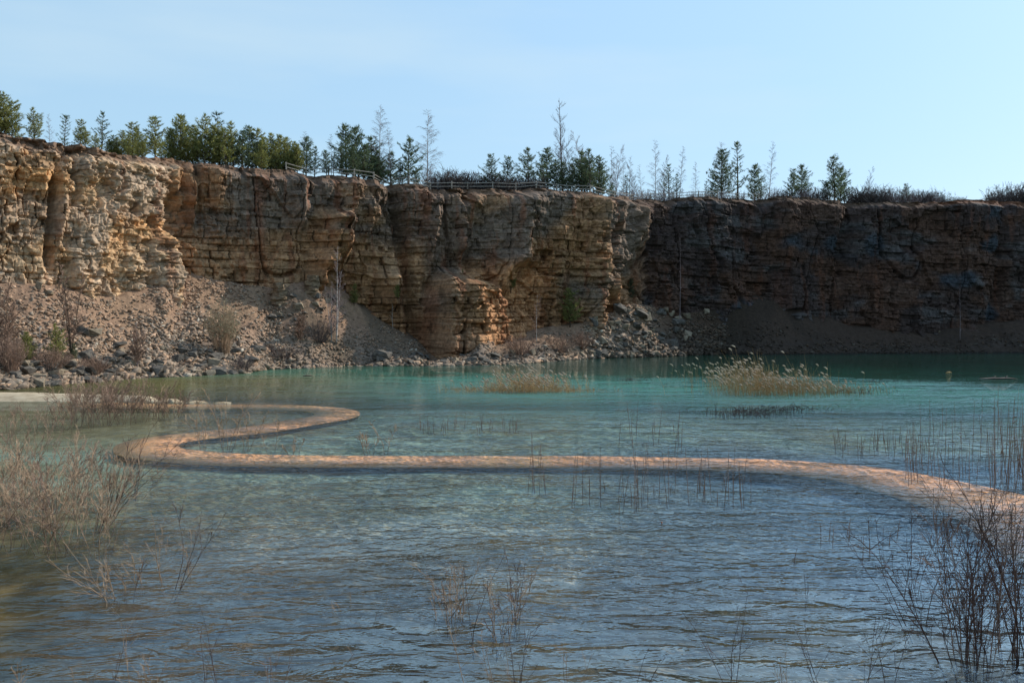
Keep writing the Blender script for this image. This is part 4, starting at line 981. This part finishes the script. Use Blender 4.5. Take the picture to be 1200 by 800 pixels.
# ================================================================== REEDS
def stalk_mesh(seed, plume):
    r = random.Random(seed); b = MB(); lx, ly = r.uniform(-.05, .05), r.uniform(-.03, .03)
    pts = [(lx * f * f, ly * f * f, -.25 + 1.25 * f) for f in (0, .35, .7, 1)]
    b.tube(pts, [.0075, .0065, .005, .003], 4)
    for k in range(2):
        f = r.uniform(.3, .8); z = -.25 + 1.25 * f; a = r.uniform(0, 6.28)
        b.tri((lx * f * f, ly * f * f, z), (lx * f * f, ly * f * f, z + .02), (math.cos(a) * .10, math.sin(a) * .06, z + r.uniform(-.05, .12)))
    return b.mesh('reed', M_TWIG_RED)
SM = [stalk_mesh(i, False) for i in range(6)]
rr_ = random.Random(41)
def stems(n, x0, x1, y0, y1, h0, h1, label, group, mat_=None, thick=1.0):
    for _ in range(n):
        x = rr_.uniform(x0, x1); y = rr_.uniform(y0, y1); P = gp(x, y)
        o = bpy.data.objects.new('reed', rr_.choice(SM)); COL.objects.link(o)
        h = rr_.uniform(h0, h1) ** 1.0 * P[1] / FOC; w = thick * max(1.0, P[1] / 26)
        o.location = (P[0], P[1], 0); o.scale = (w, w, h); o.rotation_euler = (rr_.gauss(0, .05), rr_.gauss(0, .06), rr_.uniform(0, 6.28))
        tag(o, label, 'reed', group)
stems(58, 665, 880, 565, 592, 10, 62, 'dry upright reed stem standing before the boardwalk', 'reed stems before the boardwalk')
stems(8, 615, 640, 560, 578, 30, 60, 'dry reed stem at the left of the stems before the boardwalk', 'left reed stems before the boardwalk')
stems(52, 978, 1100, 518, 535, 8, 28, 'short brown reed stub in the water behind the boardwalk', 'short reed stubs behind the boardwalk')
stems(62, 1060, 1215, 530, 572, 18, 75, 'tall thin reed stem in the water at the right behind the boardwalk', 'tall reed stems at the right')
stems(16, 1160, 1200, 545, 575, 50, 100, 'darker tall reed stem at the right picture edge', 'tall reed stems at the right edge', thick=1.4)
stems(30, 480, 610, 500, 507, 6, 18, 'faint short reed stub in the middle of the lake', 'short stubs in the middle of the lake')
stems(14, 700, 800, 500, 530, 10, 40, 'faint slender reed in the open water behind the boardwalk', 'slender reeds behind the boardwalk')
stems(10, 930, 1060, 610, 660, 12, 30, 'lone short stalk in the blue water before the boardwalk', 'lone stalks in the blue water')
stems(14, 1090, 1200, 495, 520, 12, 50, 'slender reed in the far blue water at the right', 'slender reeds far right')

def reed_bed(name, seed, blobs, label, m_=M_REED, plumes=True, lean=.12):
    """blobs: (px centre, half width px, py base, py spread, n, height px, plume chance)"""
    r = random.Random(seed); c = gp(blobs[0][0], blobs[0][2]); root = empty(name, (c[0], c[1], 0)); b = MB(); pb = MB(); off = Vector((c[0], c[1], 0))
    for cx, hw_, py, ps, n, h, pc_ in blobs:
        for _ in range(int(n * 1.05)):
            x = r.gauss(cx, hw_ * .62); y = py + r.uniform(-ps, ps); P = Vector(gp(x, y)) - off
            s = gp(x, y)[1] / FOC; H = h * s * r.uniform(.30, 1.12) * (.55 + .45 * vn(x / 7., 0, seed)) * (.7 + .6 * r.random() ** 3)
            d = Vector((r.gauss(-lean * .6, .10), r.gauss(0, .08), 1))
            p1 = P + Vector((0, 0, -.1)); p2 = P + d * H * .5; p3 = P + Vector((d.x * 1.6, d.y * 1.4, 1)) * H
            b.tube([p1, p2, p3], [.008, .007, .004], 3)
            if r.random() < .5:
                q_ = P + d * H * r.uniform(.3, .8); a = r.uniform(0, 6.28)
                b.tri(q_, q_ + Vector((0, 0, .03)), q_ + Vector((math.cos(a) * .22, math.sin(a) * .1, r.uniform(.02, .2))))
            if plumes and r.random() < pc_:
                L_ = r.uniform(.18, .32); dd = Vector((-.75 + r.gauss(0, .2), r.gauss(0, .2), .75)).normalized()
                pb.tube([p3, p3 + dd * L_ * .35, p3 + dd * L_ * .75 + Vector((0, 0, -.02)), p3 + dd * L_ + Vector((-.03, 0, -.06))], [.012, .045, .035, .008], 4)
    b.build('stems', m_, root)['kind'] = 'stuff'
    if pb.v: pb.build('plumes', M_PLUME, root)['kind'] = 'stuff'
    tag(root, label, 'reeds'); return root
reed_bed('reed_clump', 801, [(622, 45, 458, 2.5, 520, 26, .35), (600, 60, 459, 1.5, 260, 14, .05), (680, 40, 459, 1.2, 120, 8, 0), (555, 30, 458, 1.0, 90, 7, 0)], 'golden reed clump in the middle of the far lake')
reed_bed('reed_clump', 802, [(890, 50, 460, 4, 420, 42, .30), (925, 50, 461, 4, 360, 34, .22), (965, 40, 461, 3, 170, 22, .12), (865, 28, 455, 3, 120, 40, .4), (1000, 40, 461, 3, 110, 16, .05)], 'tall reed clump with leaning plumes at the right of the lake')
reed_bed('reed_clump', 803, [(805, 22, 446, 2, 14, 30, .9), (840, 16, 450, 2, 26, 34, .7)], 'few separate tall reeds left of the tall clump', M_REED)
reed_bed('reed_clump', 804, [(880, 40, 485, 4, 330, 10, 0), (925, 40, 480, 3, 150, 6, 0)], 'flat dark mat of broken reeds before the tall clump', M_HEDGE)
reed_bed('reed_clump', 805, [(1000, 34, 461, 1.5, 70, 8, 0), (1050, 40, 448, 1, 60, 5, 0)], 'broken reed line trailing right from the tall clump', M_HEDGE)
reed_bed('reed_clump', 806, [(738, 14, 446, .7, 60, 4, 0)], 'small dark reed scrap in the water right of the golden clump', M_HEDGE)

# floating bits
def drift(pxv, pyv, wpx, label, rz, m_, cat='driftwood'):
    P = Vector(gp(pxv, pyv)); L_ = wpx * P.y / FOC; r = random.Random(int(pxv)); b = MB()
    n = 7; pts = [Vector((L_ * (k / (n - 1) - .5), .04 * L_ * math.sin(k * 1.7), .02 + .10 * L_ * math.sin(math.pi * k / (n - 1)) * r.uniform(.3, 1))) for k in range(n)]
    b.tube(pts, [.04 * L_ + .012, .07 * L_, .09 * L_, .075 * L_, .08 * L_, .05 * L_, .02 * L_], 6)
    for k in (2, 4): b.tube([pts[k], pts[k] + Vector((.10 * L_, .05, .22 * L_))], [.03 * L_, .01 * L_], 4)
    o = b.build('driftwood', m_, None, True); o.location = (P.x, P.y, 0); o.scale = (1, 1, .3 if wpx > 30 else 1); o.rotation_euler = (0, 0, rz); tag(o, label, cat)
drift(886, 457, 16, 'pale driftwood with a raised stub before the tall reed clump', .1, M_PLUME)
drift(919, 455, 9, 'small white driftwood stick inside the tall reed clump', -.2, M_PLUME)
drift(560, 733, 16, 'pale ragged clump floating in the centre twig cluster', -.3, M_PLUME)
drift(1112, 437, 9, 'thin branch tip sticking out of the far right water', .4, M_REED)
drift(1170, 444, 44, 'long low log lying in the far right water', .0, M_HEDGE)
drift(61 + 300 - 0, 441, 12, 'stone coloured log lying in the water off the left scree', .0, M_BOULDER_PALE)
drift(776, 613, 5, 'small orange brown scrap floating upright before the reed stems', 1.2, M_RUST, 'debris')

# ================================================================== LIGHT, SKY, CAMERA
w = bpy.data.worlds.new('World'); scene.world = w; w.use_nodes = True; nt = w.node_tree
bg = nt.nodes['Background']
sky = nt.nodes.new('ShaderNodeTexSky'); sky.sky_type = 'NISHITA'; sky.sun_disc = False
sky.sun_elevation = SUN_EL; sky.sun_rotation = SUN_AZ; sky.altitude = 300; sky.air_density = 1.0; sky.dust_density = 1.2; sky.ozone_density = 3.0
mxs = nt.nodes.new('ShaderNodeMix'); mxs.data_type = 'RGBA'; tcw = nt.nodes.new('ShaderNodeTexCoord'); spw = nt.nodes.new('ShaderNodeSeparateXYZ'); nt.links.new(tcw.outputs['Generated'], spw.inputs[0])
mrw = nt.nodes.new('ShaderNodeMapRange'); nt.links.new(spw.outputs['Z'], mrw.inputs[0])
for i_, v_ in enumerate((.45, 1.0, .66, .42)): mrw.inputs[i_ + 1].default_value = v_
nt.links.new(mrw.outputs[0], mxs.inputs['Factor'])
mxs.inputs['B'].default_value = (3.5, 5.15, 6.1, 1); gnw = nt.nodes.new('ShaderNodeMix'); gnw.data_type = 'RGBA'; gnw.blend_type = 'MULTIPLY'; nt.links.new(spw.outputs['Z'], gnw.inputs['Factor']); gnw.inputs['B'].default_value = (1.1, 1.7, 2.3, 1)
nt.links.new(sky.outputs[0], gnw.inputs['A']); nt.links.new(gnw.outputs['Result'], mxs.inputs['A'])
mpw = nt.nodes.new('ShaderNodeMapping'); mpw.inputs['Scale'].default_value = (1.2, 1.2, 6); mpw.inputs['Rotation'].default_value = (0, .12, 0); nt.links.new(tcw.outputs['Generated'], mpw.inputs[0])
nw = nt.nodes.new('ShaderNodeTexNoise'); nw.inputs['Scale'].default_value = 1.6; nw.inputs['Detail'].default_value = 5; nt.links.new(mpw.outputs[0], nw.inputs['Vector'])
m2 = nt.nodes.new('ShaderNodeMapRange'); nt.links.new(nw.outputs['Fac'], m2.inputs[0])
for i_, v_ in enumerate((.45, .8, 0, .5)): m2.inputs[i_ + 1].default_value = v_
mx2 = nt.nodes.new('ShaderNodeMix'); mx2.data_type = 'RGBA'; nt.links.new(m2.outputs[0], mx2.inputs['Factor']); nt.links.new(mxs.outputs['Result'], mx2.inputs['A']); mx2.inputs['B'].default_value = (4.7, 5.7, 6.1, 1)
nt.links.new(mx2.outputs['Result'], bg.inputs[0]); bg.inputs[1].default_value = .15
sd = bpy.data.lights.new('sun', 'SUN'); sd.energy = 5.0; sd.angle = math.radians(.5); sd.color = (1, .93, .82)
so_ = bpy.data.objects.new('sun', sd); COL.objects.link(so_)
dirv = Vector((math.sin(SUN_AZ) * math.cos(SUN_EL), math.cos(SUN_AZ) * math.cos(SUN_EL), math.sin(SUN_EL)))
so_.rotation_euler = (-dirv).to_track_quat('-Z', 'Y').to_euler()
cam = bpy.data.cameras.new('camera'); co = bpy.data.objects.new('camera', cam); COL.objects.link(co)
co.location = (0, 0, HC); co.rotation_euler = (math.radians(90), 0, 0)
cam.sensor_width = 36; cam.lens = 36 * FOC / 1200; cam.shift_y = -(400 - HY) / 1200; cam.clip_end = 3000
scene.camera = co
scene.view_settings.view_transform = 'Standard'; scene.view_settings.look = 'None'; scene.view_settings.exposure = 0
scene.cycles.sample_clamp_direct = 5; scene.cycles.sample_clamp_indirect = 4; scene.cycles.max_bounces = 8; scene.cycles.transparent_max_bounces = 12
scene.cycles.caustics_reflective = False; scene.cycles.caustics_refractive = False
